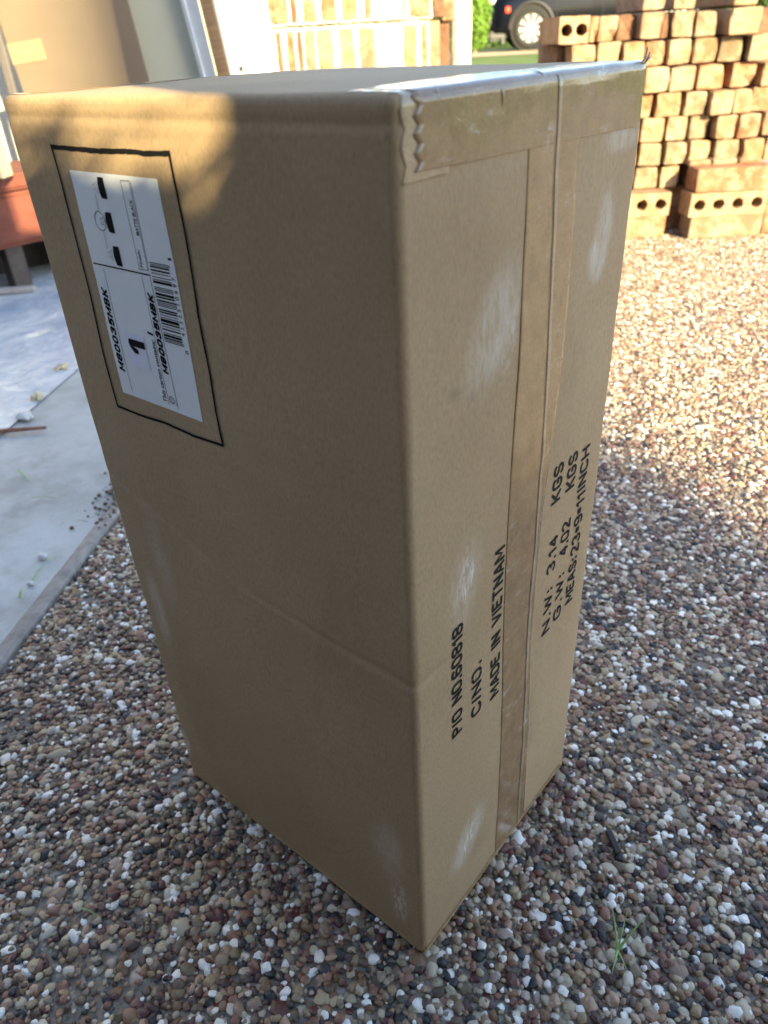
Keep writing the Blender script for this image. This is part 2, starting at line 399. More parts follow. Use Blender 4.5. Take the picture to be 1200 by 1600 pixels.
# ------------------------------------------------------------------ the carton
BA, BB, BH = .2845, .2268, .584
lo = Vector((-BA, 0, 0)); hi = Vector((0, BB, BH)); RAD = .0048
cen = (lo + hi) / 2
def surf(p, off=0.0):
    """point of the sharp carton -> point on its rounded, slightly wavy skin, off metres above it"""
    p = Vector(p)
    q = Vector([min(max(p[i], lo[i] + RAD), hi[i] - RAD) for i in range(3)])
    d = p - q
    if d.length < 1e-9: return p
    n = d.normalized()
    flat = max(abs(n.x), abs(n.y), abs(n.z))
    e = [min((q[i] - lo[i]), (hi[i] - q[i])) for i in range(3)]
    ms = min(1, sorted(e)[1] / .045); ed_ = 1 - min(1, sorted(e)[1] / .007); wv = -ed_ * .0013 * max(0, noise.noise(q * 16 + Vector((2, 2, 9))) + .4 * noise.noise(q * 55)) + (.12 + .88 * ms * ms * (3 - 2 * ms)) * .0022 * noise.noise(q * 6) + .0005 * noise.noise(q * 21 + Vector((3, 1, 7)))
    # horizontal fold line half way up the broad side and its short kink on the front corner
    zc = .288 + (-q.x) * .05 + (max(0, -q.x - .15)) * .30
    cr = -.0009 * math.exp(-((q.z - zc) / .0035) ** 2) * (1 if n.y < -.3 or n.x > .7 and q.y < .03 else 0) * (.35 + .65 * math.exp(-max(0, (-q.x)) / .08))
    # top face crowns up a little
    up = 0
    if n.z > .5:
        ex = max(0, min(q.x - lo.x, hi.x - q.x)); ey = max(0, min(q.y - lo.y, hi.y - q.y)); up = .0016 * min(1, ex / .05) * min(1, ey / .05)
    # crease below the top edge of the broad side
    if n.y < -.3: up += -.0006 * math.exp(-((q.z - .5735) / .0025) ** 2)
    return q + n * (RAD + off + wv + cr + up)
def cuts(a, b, n, extra):
    s = sorted(set([round(a + (b - a) * i / n, 5) for i in range(n + 1)] + [round(e, 5) for e in extra if a < e < b]))
    return s
def skin_patch(f, us, vs_):
    """grid of surf points: f(u,v) -> sharp point"""
    V = [f(u, v) for v in vs_ for u in us]; n = len(us)
    F = [(j * n + i, j * n + i + 1, (j + 1) * n + i + 1, (j + 1) * n + i) for j in range(len(vs_) - 1) for i in range(n - 1)]
    return V, F
def build_body():
    ed = [0, RAD * .3, RAD * .6, RAD * .85, RAD]
    X = cuts(lo.x, hi.x, 44, [lo.x + e for e in ed] + [hi.x - e for e in ed])
    Y = cuts(lo.y, hi.y, 36, [lo.y + e for e in ed] + [hi.y - e for e in ed])
    Z = cuts(lo.z, hi.z, 110, [lo.z + e for e in ed] + [hi.z - e for e in ed] + [.5735 + k * .0015 for k in range(-4, 5)] + [.276 + k * .0013 for k in range(60)])
    V = []; F = []
    for f, a, b in ((lambda u, v: (u, lo.y, v), X, Z), (lambda u, v: (u, hi.y, v), X, Z), (lambda u, v: (lo.x, u, v), Y, Z), (lambda u, v: (hi.x, u, v), Y, Z),
                    (lambda u, v: (u, v, lo.z), X, Y), (lambda u, v: (u, v, hi.z), X, Y)):
        v, fc = skin_patch(lambda u, w_: surf(f(u, w_)), a, b); k = len(V)
        V += v; F += [tuple(i + k for i in q) for q in fc]
    bm = bmesh.new(); me = bpy.data.meshes.new('x'); me.from_pydata([tuple(v) for v in V], [], F); bm.from_mesh(me); bpy.data.meshes.remove(me)
    bmesh.ops.remove_doubles(bm, verts=bm.verts, dist=1e-5)
    return from_bm('body', bm, card, carton, smooth=True)
carton = empty('cardboard_box', (0, 0, 0))
tag(carton, 'tall brown cardboard carton standing on end on the pebbles, taped, labelled and stencilled', 'cardboard box')
build_body()

# ---- tape strips follow the skin; the far side is symmetric
def tape(name, f, us, vs_, off, mat, wob=.00025, edge=None):
    V, F = skin_patch(lambda u, v: f(u, v), us, vs_)
    P = []
    for i, p in enumerate(V):
        o_ = off + wob * (noise.noise(Vector(p) * 60) + noise.noise(Vector(p) * 19))
        P.append(surf(p, max(o_, .00012)))
    o = from_py(name, P, F, mat, carton, smooth=True)
    m = o.modifiers.new('thick', 'SOLIDIFY'); m.thickness = .00008; m.offset = -1
    return o
lin = lambda a, b, n: [a + (b - a) * i / n for i in range(n + 1)]
def interp(t, pts):
    for (a, x), (b, y) in zip(pts, pts[1:]):
        if t <= b: return x + (y - x) * (t - a) / (b - a)
    return pts[-1][1]
Lp = [(0, .1026), (.03, .1027), (.19, .1008), (.36, .0964), (.44, .0960), (.60, .0965)]
Rp = [(0, .1505), (.03, .1498), (.19, .1410), (.325, .1402), (.44, .1492), (.50, .1502), (.60, .1470)]
Sp = [(0, .1410), (.16, .1366), (.31, .1352), (.385, .1338), (.447, .1304), (.484, .1286), (.53, .1266), (.60, .1230)]
def centre(u, v): return (0, interp(v, Lp) + u * (interp(v, Rp) - interp(v, Lp)), v)
tape('tape_strip', centre, lin(0, 1, 22), lin(.0005, .5835, 150), .00025, tapeB)
# lifted seam ridge where the two flaps meet
for k in (0, 3, 5):                  # wrinkles and trapped folds in the tape over the top edge
    g_ = random.Random(k + 40); y = g_.uniform(.02, .215); s0 = g_.uniform(-.024, .004); ln = g_.uniform(.006, .016); sl_ = g_.uniform(-.6, .6); V = []; F = []
    for i in range(13):
        t_ = i / 12; ss_ = s0 + ln * t_; yy = y + sl_ * ln * t_ + .0006 * math.sin(t_ * 5 + k); ww = .00028 * math.sin(math.pi * t_) + .00005
        for dy, h in ((-1, 0), (0, 1), (1, 0)): V.append(surf((0 if ss_ < 0 else -ss_, yy + dy * ww * 3.0, BH + min(0, ss_)), .00052 + h * ww))
        if i:
            for q_ in range(2): F.append(((i - 1) * 3 + q_, i * 3 + q_, i * 3 + q_ + 1, (i - 1) * 3 + q_ + 1))
    from_py('tape_wrinkle', V, F, tapeA, carton, smooth=True)
V = []; F = []
zs = lin(.004, .5836, 200)
for i, z in enumerate(zs):
    y = interp(z, Sp) + .0006 * noise.noise(Vector((0, 0, z * 40)))
    hgt = .0001 + .0005 * noise.noise(Vector((0, 5, z * 25)))
    wd = .0006 + .0004 * noise.noise(Vector((3, 0, z * 30)))
    for k, (dy, h) in enumerate(((-2.2, .0001), (-1, .45), (-.3, 1), (.4, .85), (1.0, .2), (1.5, .05), (3.0, .0001))):
        V.append(surf((0, y + dy * wd, z), .0004 + max(0, h * hgt)))
    if i:
        for k in range(6): F.append(((i - 1) * 7 + k, i * 7 + k, i * 7 + k + 1, (i - 1) * 7 + k + 1))
from_py('tape_seam_ridge', V, F, mat_tape('tape_ridge', (.33, .25, .165), .05), carton, smooth=True)
V = []; F = []
for i, z in enumerate(zs):
    y = interp(z, Sp) - .0021 + .0006 * noise.noise(Vector((0, 0, z * 40))); h = .00025 + .0006 * max(0, noise.noise(Vector((9, 5, z * 14))))
    V += [surf((0, y - h, z), .00062), surf((0, y + .00045, z), .00062)]
    if i: F.append((2 * i - 2, 2 * i, 2 * i + 1, 2 * i - 1))
from_py('flap_gap', V, F, mat_flat('dark_gap', (.10, .065, .04), .9, .1), carton)
# tape over the top end of the flap side, folded on to the top
def zig(v, n=8.0, a=.0015):
    t = (v * n) % 1; return a * (1 - abs(2 * t - 1) * 2)
def over(u, v):                     # u along y, v: 0 = lower edge on the side ... 1 = inner edge on the top
    s = -.0275 + v * .0510
    y0 = .0115 + zig(v); y = y0 + u * (BB - y0)
    s2 = s + (0 if v > .5 else .0048 * (1 - 2 * v) * (-(u)))
    return (0 if s2 < 0 else -s2, y, BH + min(0, s2))
tape('tape_strip', over, lin(0, 1, 44), lin(0, 1, 96), .00030, tapeA, .00022)
def over2(u, v):                    # older paler piece underneath, wrapping round the front corner
    s = -.0300 + v * .048; t = -.0060 + u * .030
    return (t if t < 0 else (0 if s < 0 else -s), 0 if t < 0 else t, BH + min(0, s)) if s < 0 else (min(0, t) - s * (t >= 0), max(0, t), BH)
tape('tape_patch', lambda u, v: (0 if v < .5 else -(v - .5) * .05, .0035 + zig(v, 5, .0012) + u * .03, BH + min(0, (v - .5) * .062)), lin(0, 1, 16), lin(0, 1, 60), .00014, tapeC, .00012)
def over_far(u, v):
    s = -.0275 + v * .0510
    return (lo.x if s < 0 else lo.x + s, .004 + u * (BB - .008), BH + min(0, s))
tape('tape_strip', over_far, lin(0, 1, 30), lin(0, 1, 40), .0002, tapeB, .0002)
def over_bot(u, v):                 # narrow turn-up along the bottom of the flap side
    s = -.02 + v * .0285
    return (0 if s > 0 else s, u * (BB - .004) + .002, max(0, s))
tape('tape_strip', over_bot, lin(0, 1, 30), lin(0, 1, 20), .0005, tapeB, .0003)
# puckered tape ears on the far top corner
bm = bmesh.new()
for k in range(3):
    p = Vector((-.002, BB - .0035, BH - .003 + k * .0012)); q = p + Vector((.0015 - .001 * k, .0035, .0035 + .001 * k))
    s_ = Vector((.0012, -.0012, .001)); v = [bm.verts.new(x) for x in (p - s_, p + s_, q + s_ * .6, q - s_ * .4)]; bm.faces.new(v)
o = from_bm('tape_tag', bm, mat_flat('crumpled_dark_tape', (.10, .07, .06), .4, .5), carton)
o.modifiers.new('t', 'SOLIDIFY').thickness = .0006

# ---- print helpers. left side: (u, v) = (x, z); flap side: (u, v) = (y, z)
def PL(u, v, off): return surf((u, 0, v), off)
def PR(u, v, off): return surf((0, u, v), off)
class Print:
    def __init__(s, P): s.P = P; s.v = []; s.f = []
    def quad(s, pts, off):
        k = len(s.v); s.v += [s.P(a, b, off) for a, b in pts]; s.f.append(tuple(range(k, k + len(pts))))
    def rect(s, u0, v0, u1, v1, off, n=None):
        n = n or max(1, int(max(abs(u1 - u0), abs(v1 - v0)) / .004))
        if abs(v1 - v0) >= abs(u1 - u0):
            for i in range(n): s.quad([(u0, v0 + (v1 - v0) * i / n), (u1, v0 + (v1 - v0) * i / n), (u1, v0 + (v1 - v0) * (i + 1) / n), (u0, v0 + (v1 - v0) * (i + 1) / n)], off)
        else:
            for i in range(n): s.quad([(u0 + (u1 - u0) * i / n, v0), (u0 + (u1 - u0) * (i + 1) / n, v0), (u0 + (u1 - u0) * (i + 1) / n, v1), (u0 + (u1 - u0) * i / n, v1)], off)
    def line(s, pts, w, off, wob=0):
        for (a, b), (c, d) in zip(pts, pts[1:]):
            L = math.hypot(c - a, d - b); nx, ny = -(d - b) / L * w / 2, (c - a) / L * w / 2; n = max(1, int(L / .004))
            W = lambda t: 1 + wob * noise.noise(Vector((a * 99 + t * 7, b * 99, 2)))
            D = lambda t: wob * w * .5 * noise.noise(Vector((a * 50, t * 5 + b * 31, 9)))
            for i in range(n):
                t0, t1 = i / n, (i + 1) / n
                q = []
                for t, sg in ((t0, 1), (t0, -1), (t1, -1), (t1, 1)):
                    dd = D(t); q.append((a + (c - a) * t + nx * sg * W(t) + nx / (w / 2) * dd, b + (d - b) * t + ny * sg * W(t) + ny / (w / 2) * dd))
                s.quad(q, off)
    def ring(s, cu, cv, r, w, off, n=36, sq=1.0):
        for i in range(n):
            a, b = 2 * math.pi * i / n, 2 * math.pi * (i + 1) / n
            s.quad([(cu + rr * math.cos(t) * sq, cv + rr * math.sin(t)) for rr, t in ((r - w / 2, a), (r + w / 2, a), (r + w / 2, b), (r - w / 2, b))], off)
    def text(s, txt, base, v0, v1, cap, off, bold=0, shear=0, gap=1.0, cuts_=False):
        """text reads upwards: runs from v0 to v1, baseline at u=base, capital height cap towards -u"""
        cu = bpy.data.curves.new('txt', 'FONT'); cu.body = txt; cu.size = 1; cu.offset = bold; cu.shear = shear; cu.space_character = gap
        cu.resolution_u = 4; ob = bpy.data.objects.new('txt', cu); COL.objects.link(ob)
        dg = bpy.context.evaluated_depsgraph_get(); me = bpy.data.meshes.new_from_object(ob.evaluated_get(dg))
        bm = bmesh.new(); bm.from_mesh(me)
        xs = [v.co.x for v in bm.verts]; x0, x1 = min(xs), max(xs)
        if cuts_:
            pass
        for _ in range(2):
            lg = [e for e in bm.edges if e.calc_length() > .25]
            if lg: bmesh.ops.subdivide_edges(bm, edges=lg, cuts=1)
        k = len(s.v); bm.verts.ensure_lookup_table(); bm.verts.index_update()
        for v in bm.verts:
            s.v.append(s.P(base - v.co.y / .729 * cap, v0 + (v.co.x - x0) / (x1 - x0) * (v1 - v0), off))
        for f in bm.faces: s.f.append(tuple(k + v.index for v in f.verts))
        bm.free(); bpy.data.objects.remove(ob); bpy.data.meshes.remove(me)
    def stroke(s, txt, base, v0, v1, cap, off, w, stencil=False, shear=0.0, gap=.28):
        """lettering drawn with even strokes; reads upwards like text()"""
        def arc(cx, cy, rx, ry, a0, a1, n=9): return [(cx + rx * math.cos(R(a0 + (a1 - a0) * i / n)), cy + ry * math.sin(R(a0 + (a1 - a0) * i / n))) for i in range(n + 1)]
        W_ = .56
        def loop(y0, y1, w_=W_):
            c, r_ = (y0 + y1) / 2, (y1 - y0) / 2
            k = 14 if stencil else 0
            q = r_ if y1 - y0 < .9 else .3; A = [(w_ * .5, y1 - 0)] ; 
            L_ = [(w_ * .5 - (.07 if stencil else 0), y1)] + arc(w_ * .42, y1 - q, w_ * .42, q, 100, 180, 5) + arc(w_ * .42, y0 + q, w_ * .42, q, 180, 260, 5) + [(w_ * .5 - (.07 if stencil else 0), y0)]
            R_ = [(w_ - x, y) for x, y in L_]
            return [L_, R_]
        G = {'O': (W_, loop(0, 1)), '0': (W_, loop(0, 1)), 'D': (W_, [[(0, 0), (0, 1)], [(.1, 1)] + arc(W_ * .5, .72, W_ * .5, .28, 90, 0, 5) + arc(W_ * .5, .28, W_ * .5, .28, 0, -90, 5) + [(.1, 0)]]),
             'P': (W_, [[(0, 0), (0, 1)], [(.06, 1)] + arc(W_ * .55, .76, W_ * .45, .24, 90, -90, 8) + [(.06, .52)]]), 'B': (W_, [[(0, 0), (0, 1)], [(0, 1)] + arc(W_ * .5, .76, W_ * .45, .24, 90, -90, 8) + [(0, .52)], [(0, .52)] + arc(W_ * .5, .26, W_ * .5, .26, 90, -90, 8) + [(0, 0)]]),
             '/': (.3, [[(0, -.05), (.3, 1.05)]]) if not stencil else (.16, [[(0, 0), (.16, 1)]]), 'N': (W_, [[(0, 0), (0, 1)], [(.02, .95), (W_ - .02, .05)], [(W_, 0), (W_, 1)]]), '.': (.05, [[(.02, -.03), (.02, .10)]]), ':': (.05, [[(.02, .05), (.02, .18)], [(.02, .55), (.02, .68)]]),
             '6': (W_, loop(0, .56) + [[(0, .3), (0, .74)] + arc(W_ * .5, .74, W_ * .5, .26, 180, 30, 7)]), '9': (W_, loop(.44, 1) + [[(W_, .7), (W_, .26)] + arc(W_ * .5, .26, W_ * .5, .26, 0, -150, 7)]), '8': (W_, loop(0, .52) + loop(.52, 1)),
             '1': (.28, [[(.24, 0), (.24, 1)], [(.22, .97), (.02, .76)]]), 'C': (W_, [arc(W_ * .5, .74, W_ * .5, .26, 15, 180, 7) + arc(W_ * .5, .26, W_ * .5, .26, 180, 345, 7)]), 'G': (W_, [arc(W_ * .5, .74, W_ * .5, .26, 15, 180, 7) + arc(W_ * .5, .26, W_ * .5, .26, 180, 345, 7) + [(W_, .46)], [(W_, .46), (W_ * .55, .46)]]),
             'M': (.72, [[(0, 0), (0, 1)], [(.03, .97), (.36, .25), (.69, .97)], [(.72, 0), (.72, 1)]]), 'A': (W_ + .04, [[(0, 0), (.27, 1)], [(.33, 1), (.60, 0)], [(.12, .3), (.48, .3)]]), 'E': (.48, [[(0, 0), (0, 1)], [(.02, 1), (.48, 1)], [(.02, .52), (.40, .52)], [(.02, 0), (.48, 0)]]),
             'I': (.04, [[(.02, 0), (.02, 1)]]), 'V': (W_, [[(0, 1), (W_ * .47, 0)], [(W_ * .53, 0), (W_, 1)]]), 'T': (W_, [[(0, 1), (W_, 1)], [(W_ / 2, .97), (W_ / 2, 0)]]), 'W': (.76, [[(0, 1), (.18, 0)], [(.2, .05), (.37, .85)], [(.39, .85), (.56, .05)], [(.58, 0), (.76, 1)]]),
             '3': (W_, [arc(W_ * .5, .76, W_ * .48, .24, 160, -80, 9), arc(W_ * .5, .26, W_ * .5, .26, 80, -160, 9)]), '4': (W_, [[(W_ * .75, 0), (W_ * .75, 1)], [(W_ * .7, .97), (0, .28)], [(0, .28), (W_, .28)]]), '2': (W_, [arc(W_ * .5, .74, W_ * .48, .26, 165, -20, 8) + [(0, .03)], [(0, 0), (W_, 0)]]),
             '5': (W_, [[(W_, 1), (.03, 1)], [(.03, 1), (0, .52)], arc(W_ * .46, .32, W_ * .52, .32, 125, -128, 10)]), 'S': (W_, [arc(W_ * .5, .75, W_ * .48, .25, 20, 270, 9) , arc(W_ * .5, .25, W_ * .5, .25, 90, -160, 9)]), 'K': (W_, [[(0, 0), (0, 1)], [(.04, .38), (W_, 1)], [(.20, .5), (W_, 0)]]),
             'H': (W_, [[(0, 0), (0, 1)], [(W_, 0), (W_, 1)], [(0, .5), (W_, .5)]]), '*': (.3, [[(.0, .36), (.3, .62)], [(.0, .62), (.3, .36)], [(.15, .3), (.15, .68)]]), ' ': (.34, [])}
        tot = sum(G[c][0] for c in txt) + gap * (len(txt) - 1); k = (v1 - v0 - w) / tot; x = 0
        for c in txt:
            for pl in G[c][1]:
                P_ = [(base - w / 2 - py * (cap - w), v0 + w / 2 + (x + px + shear * py) * k) for px, py in pl]
                pts = [P_[0]] + [p for a, p in zip(P_, P_[1:]) if math.hypot(p[0] - a[0], p[1] - a[1]) > 1e-6]
                if len(pts) < 2: continue
                nr = []
                for i in range(len(pts)):
                    a = pts[max(0, i - 1)]; b = pts[min(len(pts) - 1, i + 1)]; L = math.hypot(b[0] - a[0], b[1] - a[1]) or 1; nr.append((-(b[1] - a[1]) / L, (b[0] - a[0]) / L, (b[0] - a[0]) / L, (b[1] - a[1]) / L))
                E_ = .42 * w if not stencil else .30 * w
                pts[0] = (pts[0][0] - nr[0][2] * E_, pts[0][1] - nr[0][3] * E_); pts[-1] = (pts[-1][0] + nr[-1][2] * E_, pts[-1][1] + nr[-1][3] * E_)
                for i in range(len(pts) - 1):
                    q = []
                    for j, sg in ((i, 1), (i, -1), (i + 1, -1), (i + 1, 1)): q.append((pts[j][0] + nr[j][0] * sg * w / 2, pts[j][1] + nr[j][1] * sg * w / 2))
                    s.quad(q, off)
            x += G[c][0] + gap
    def done(s, name, mat, parent): return from_py(name, s.v, s.f, mat, parent)

# shipping label
lab = Print(PL); LX0, LX1, LZ0, LZ1 = -.2295, -.1493, .4172, .5478
for i in range(20):
    for j in range(32):
        lab.quad([(LX0 + (LX1 - LX0) * (i + a) / 20, LZ0 + (LZ1 - LZ0) * (j + b) / 32) for a, b in ((0, 0), (1, 0), (1, 1), (0, 1))], .00028)
label = lab.done('shipping_label', paper, carton); label.modifiers.new('t', 'SOLIDIFY').thickness = .0001
O1 = .00045
for args in (('M80035MBK', -.2204, .4328, .4838, .0057), ('M80035MBK', -.1738, .4410, .4874, .0052)):
    t = Print(PL); t.stroke(*args, O1, .0015, False, .18, .36); t.done('printed_text', ink, label)
for args in (('This carton contains:', -.1817, .4218, .4606, .0036, O1, .016, .12), ('1', -.1817, .4628, .4650, .0056, O1, .016, .1), ('8', -.1508, .4578, .4600, .0030, O1), ('42325', -.1508, .4680, .4830, .0030, O1, .006, 0, 1.7),
             ('10697', -.1508, .4852, .4998, .0030, O1, .006, 0, 1.7), ('1', -.1508, .5085, .5098, .0030, O1, .006), ('MATTE BLACK', -.1749, .5185, .5365, .0027, O1, .010, .15), ('Finish:', -.1779, .5016, .5112, .0027, O1, .012, .15),
             ('Intertek', -.1722, .4217, .4255, .0010, O1), ('ETL', -.1756, .4232, .4262, .0019, O1)):
    t = Print(PL); t.text(*args); t.done('printed_text', ink, label)
t = Print(PL)
t.line([(-.2279, .4983), (-.1724, .4983)], .0008, O1)
t.line([(-.2183, .4962), (-.2178, .4200)], .00030, O1)
t.line([(-.1809, .4970), (-.1800, .4204)], .00030, O1)
t.line([(-.1731, .4975), (-.1714, .4203)], .00036, O1)
for a, b in (((-.1817, .5452), (-.1738, .5455)), ((-.1738, .5455), (-.1740, .5008)), ((-.1740, .5008), (-.1817, .5006)), ((-.1817, .5006), (-.1817, .5452)), ((-.1726, .5452), (-.1730, .5010)), ((-.1730, .5010), (-.1740, .5008))):
    t.line([a, b], .0003, O1)
t.ring(-.1763, .4246, .0024, .0003, O1); t.ring(-.1763, .4246, .0019, .00018, O1)
t.done('printed_lines', ink, label)
t = Print(PL)                       # line drawing of a three-lamp fixture
for z in (.5405, .5230, .5052):
    n = 8; pts = [(-.1977, z + .0053), (-.2030, z + .0053)]
    pts += [(-.2030 - .0012 * math.sin(math.pi * i / n), z + .0053 - .0106 * i / n) for i in range(1, n)]
    pts += [(-.2030, z - .0052), (-.2005, z - .0054), (-.1977, z - .0054)]
    t.quad(pts, O1)
t.done('lamp_shade_print', ink, label)
t = Print(PL)
for a, b in ((.5085, .5182), (.5278, .5375)):
    t.line([(-.2092, a), (-.2092, b)], .00018, O1); t.line([(-.2084, a), (-.2084, b)], .00018, O1)
t.ring(-.2098, .5230, .0050, .0005, O1); t.ring(-.2082, .5230, .0018, .0002, O1)
for z in (.5405, .5230, .5052):
    for x, hw in ((-.2086, .0014), (-.2066, .0024), (-.2052, .0019)): t.line([(x, z - hw), (x, z + hw)], .00022, O1)
    for sg in (-1, 1): t.line([(-.2098, z + sg * .0010), (-.2066, z + sg * .0018)], .00018, O1); t.line([(-.2066, z + sg * .0024), (-.2046, z + sg * .0028)], .00018, O1)
t.done('lamp_outline_print', hair, label)
t = Print(PL)                       # barcode
z = .4618; g = random.Random(42)
def bars(z, digits):
    pat = {0: '0001101', 1: '0011001', 2: '0010011', 3: '0111101', 4: '0100011', 5: '0110001', 6: '0101111', 7: '0111011', 8: '0110111', 9: '0001011'}
    s = '101' + ''.join(pat[int(c)] for c in digits[:6]) + '01010' + ''.join(''.join('1' if k == '0' else '0' for k in pat[int(c)]) for c in digits[6:]) + '101'
    mod = .0440 / len(s); i = 0
    while i < len(s):
        if s[i] == '1':
            j = i
            while j < len(s) and s[j] == '1': j += 1
            t.rect(-.1710, z + i * mod, -.1545 + (.0010 if i < 3 or j > len(s) - 3 or 44 < i < 51 else 0), z + j * mod - mod * .08, O1, 1); i = j
        else: i += 1
bars(z, '842325106971'); t.done('barcode', ink, label)
t = Print(PL); t.rect(-.2120, .4397, -.1920, .4606, .00055, 6)
stk = t.done('number_sticker', sticker, label); stk.modifiers.new('t', 'SOLIDIFY').thickness = .00008
t = Print(PL)                       # the heavy slanted figure one on the sticker
t.quad([(-.1925, .4527), (-.1925, .4570), (-.2080, .4570), (-.2088, .4545), (-.2080, .4527)], .0008)
t.quad([(-.2086, .4526), (-.2040, .4484), (-.1998, .4486), (-.2004, .4512), (-.2045, .4526)], .0008)
t.done('printed_number', ink, stk)
# marker frame
t = Print(PL)
t.line([(-.2424, .5590), (-.2200, .5588), (-.1950, .5586), (-.1700, .5594), (-.1560, .5590), (-.1345, .5597)], .0023, .0004, .25)
t.line([(-.2414, .5585), (-.2412, .5300), (-.2402, .4800), (-.2412, .4400), (-.2407, .4045)], .0016, .0005, .2)
t.line([(-.1352, .5600), (-.1347, .5300), (-.1358, .4800), (-.1345, .4500), (-.1350, .4280), (-.1340, .4065)], .0017, .0005, .2)
t.line([(-.2410, .4048), (-.2150, .4046), (-.1900, .4062), (-.1600, .4052), (-.1337, .4066)], .0017, .00045, .25)
t.done('marker_frame', ink, carton)
# stencilled shipping marks
for txt, base, v0, v1, cap in (('P/O NO.60818', .0487, .2125, .3065, .0120), ('C/NO.', .0716, .2110, .2580, .0122), ('MADE IN VIETNAM', .0955, .2080, .3355, .0124),
        ('N.W:', .1690, .2130, .2560, .0125), ('3.14', .1688, .2705, .3030, .0124), ('KGS', .1650, .3325, .3630, .0128), ('G.W:', .1862, .2150, .2590, .0122), ('4.02', .1862, .2755, .3070, .0125), ('KGS', .1845, .3335, .3625, .0130),
        ('MEAS:', .2045, .2195, .2635, .0122), ('23*9*11', .2050, .2665, .3215, .0128), ('INCH', .2035, .3235, .3590, .0128)):
    t = Print(PR); t.stroke(txt, base, v0, v1, cap, .0004, .0022, True); t.done('stencilled_text', stencil, carton)
# paler, warmer lip along the bottom edges
lipm = mat_flat('lip_cardboard', (.42, .29, .15), .8, .2, .15, 30, .3, 200, .0006)
for f_ in (lambda u, v: (lo.x + .002 + u * (BA - .003), 0 if v > .3 else (.3 - v) * .008, max(0, v - .3) * .0095), lambda u, v: (0 if v > .3 else -(.3 - v) * .008, .001 + u * (BB - .002), max(0, v - .3) * .0085)):
    V, F = skin_patch(f_, lin(0, 1, 60), lin(0, 1, 8))
    P_ = [surf(p, .0009 * math.sin(math.pi * min(1, max(0, (j // 61) / 8))) + .0001 + .0002 * noise.noise(Vector(p) * 50)) for j, p in enumerate(V)]
    from_py('bottom_lip', P_, F, lipm, carton, smooth=True)

# ------------------------------------------------------------------ bricks
BRH = .0690
def header_mesh(seed, hole=False):
    """unit brick end-on: x width .068, y depth .24, z height; slightly chipped block"""
    g = random.Random(seed); bm = bmesh.new()
    bm_box(bm, (-.5, 0, 0), (.5, 1, 1))
    bmesh.ops.subdivide_edges(bm, edges=bm.edges[:], cuts=1, use_grid_fill=True)
    for v in bm.verts: v.co = Vector((v.co.x * .068, v.co.y * .24, v.co.z * BRH))
    bmesh.ops.bevel(bm, geom=[e for e in bm.edges if e.is_manifold and e.calc_face_angle(0) > .5], offset=.0028, segments=1, affect='EDGES')
    for v in bm.verts:
        v.co += Vector([g.uniform(-.0014, .0014) for _ in range(3)])
    for _ in range(3):                   # chipped corners and edges
        t_ = g.choice([v.co.copy() for v in bm.verts if v.co.y < .02 and (abs(v.co.x) > .025)]); c0_ = Vector((0, .1, BRH / 2))
        for v in bm.verts:
            dd_ = (v.co - t_).length
            if dd_ < .02: v.co += (c0_ - v.co).normalized() * g.uniform(.003, .008) * (1 - dd_ / .02)
    bmesh.ops.recalc_face_normals(bm, faces=bm.faces)
    me = bpy.data.meshes.new('brick'); bm.to_mesh(me); bm.free(); return me
HM = [header_mesh(i) for i in range(10)]
def cored_mesh(length, height, depth, nh, seed=0):
    """brick laid on its edge: holes run through the front"""
    bm = bmesh.new(); cw = length / nh; r = height * .235; g = random.Random(seed)
    for k in range(nh):
        cx = -length / 2 + cw * (k + .5); loops = []
        for y in (0, depth):
            c = []; s_ = []
            for i in range(16):
                a = 2 * math.pi * i / 16 + math.pi / 4; rj = 1 + .13 * noise.noise(Vector((k * 3.1, i * .8, seed))); c.append(bm.verts.new((cx + r * 1.15 * rj * math.cos(a), y, height * .5 + r * rj * math.sin(a))))
                m = max(abs(math.cos(a)), abs(math.sin(a))); s_.append(bm.verts.new((cx + cw / 2 * math.cos(a) / m, y, height / 2 + height / 2 * math.sin(a) / m)))
            loops.append((c, s_))
            for i in range(16): bm.faces.new((c[i], c[(i + 1) % 16], s_[(i + 1) % 16], s_[i]))
        for i in range(16):
            j = (i + 1) % 16; bm.faces.new((loops[0][0][i], loops[0][0][j], loops[1][0][j], loops[1][0][i]))
            A, B = loops[0][1][i], loops[0][1][j]
            mx = (A.co.x + B.co.x) / 2 - cx
            if abs(abs(mx) - cw / 2) < 1e-5 and not ((k == 0 and mx < 0) or (k == nh - 1 and mx > 0)): continue
            bm.faces.new((A, B, loops[1][1][j], loops[1][1][i]))
    bmesh.ops.remove_doubles(bm, verts=bm.verts, dist=1e-5)
    for v in bm.verts: v.co += Vector([g.uniform(-.0008, .0008) for _ in range(3)])
    bmesh.ops.recalc_face_normals(bm, faces=bm.faces)
    me = bpy.data.meshes.new('brick'); bm.to_mesh(me); bm.free(); return me
def dup_mesh(me, mat):
    m = me.copy(); m.materials.clear(); m.materials.append(mat); return m
CACHE = {}
def brick(me, mi, r0, r1, z, d, label, group, rot=0.0, tilt=0.0, hz=None, mat=None, depth=None):
    key = (me.name, mi if mat is None else mat.name)
    if key not in CACHE: CACHE[key] = dup_mesh(me, mat or brick_mats[mi])
    o = bpy.data.objects.new('brick', CACHE[key]); COL.objects.link(o)
    o.location = rd((r0 + r1) / 2, d, z); o.rotation_euler = (0, tilt, YAW + rot)
    xs = [v.co.x for v in me.vertices]; o.scale = ((r1 - r0) / (max(xs) - min(xs)), 1 if depth is None else depth, 1 if hz is None else hz)
    return tag(o, label, 'brick', group)
ORD = ['first', 'second', 'third', 'fourth', 'fifth', 'sixth', 'seventh', 'eighth', 'ninth', 'tenth']
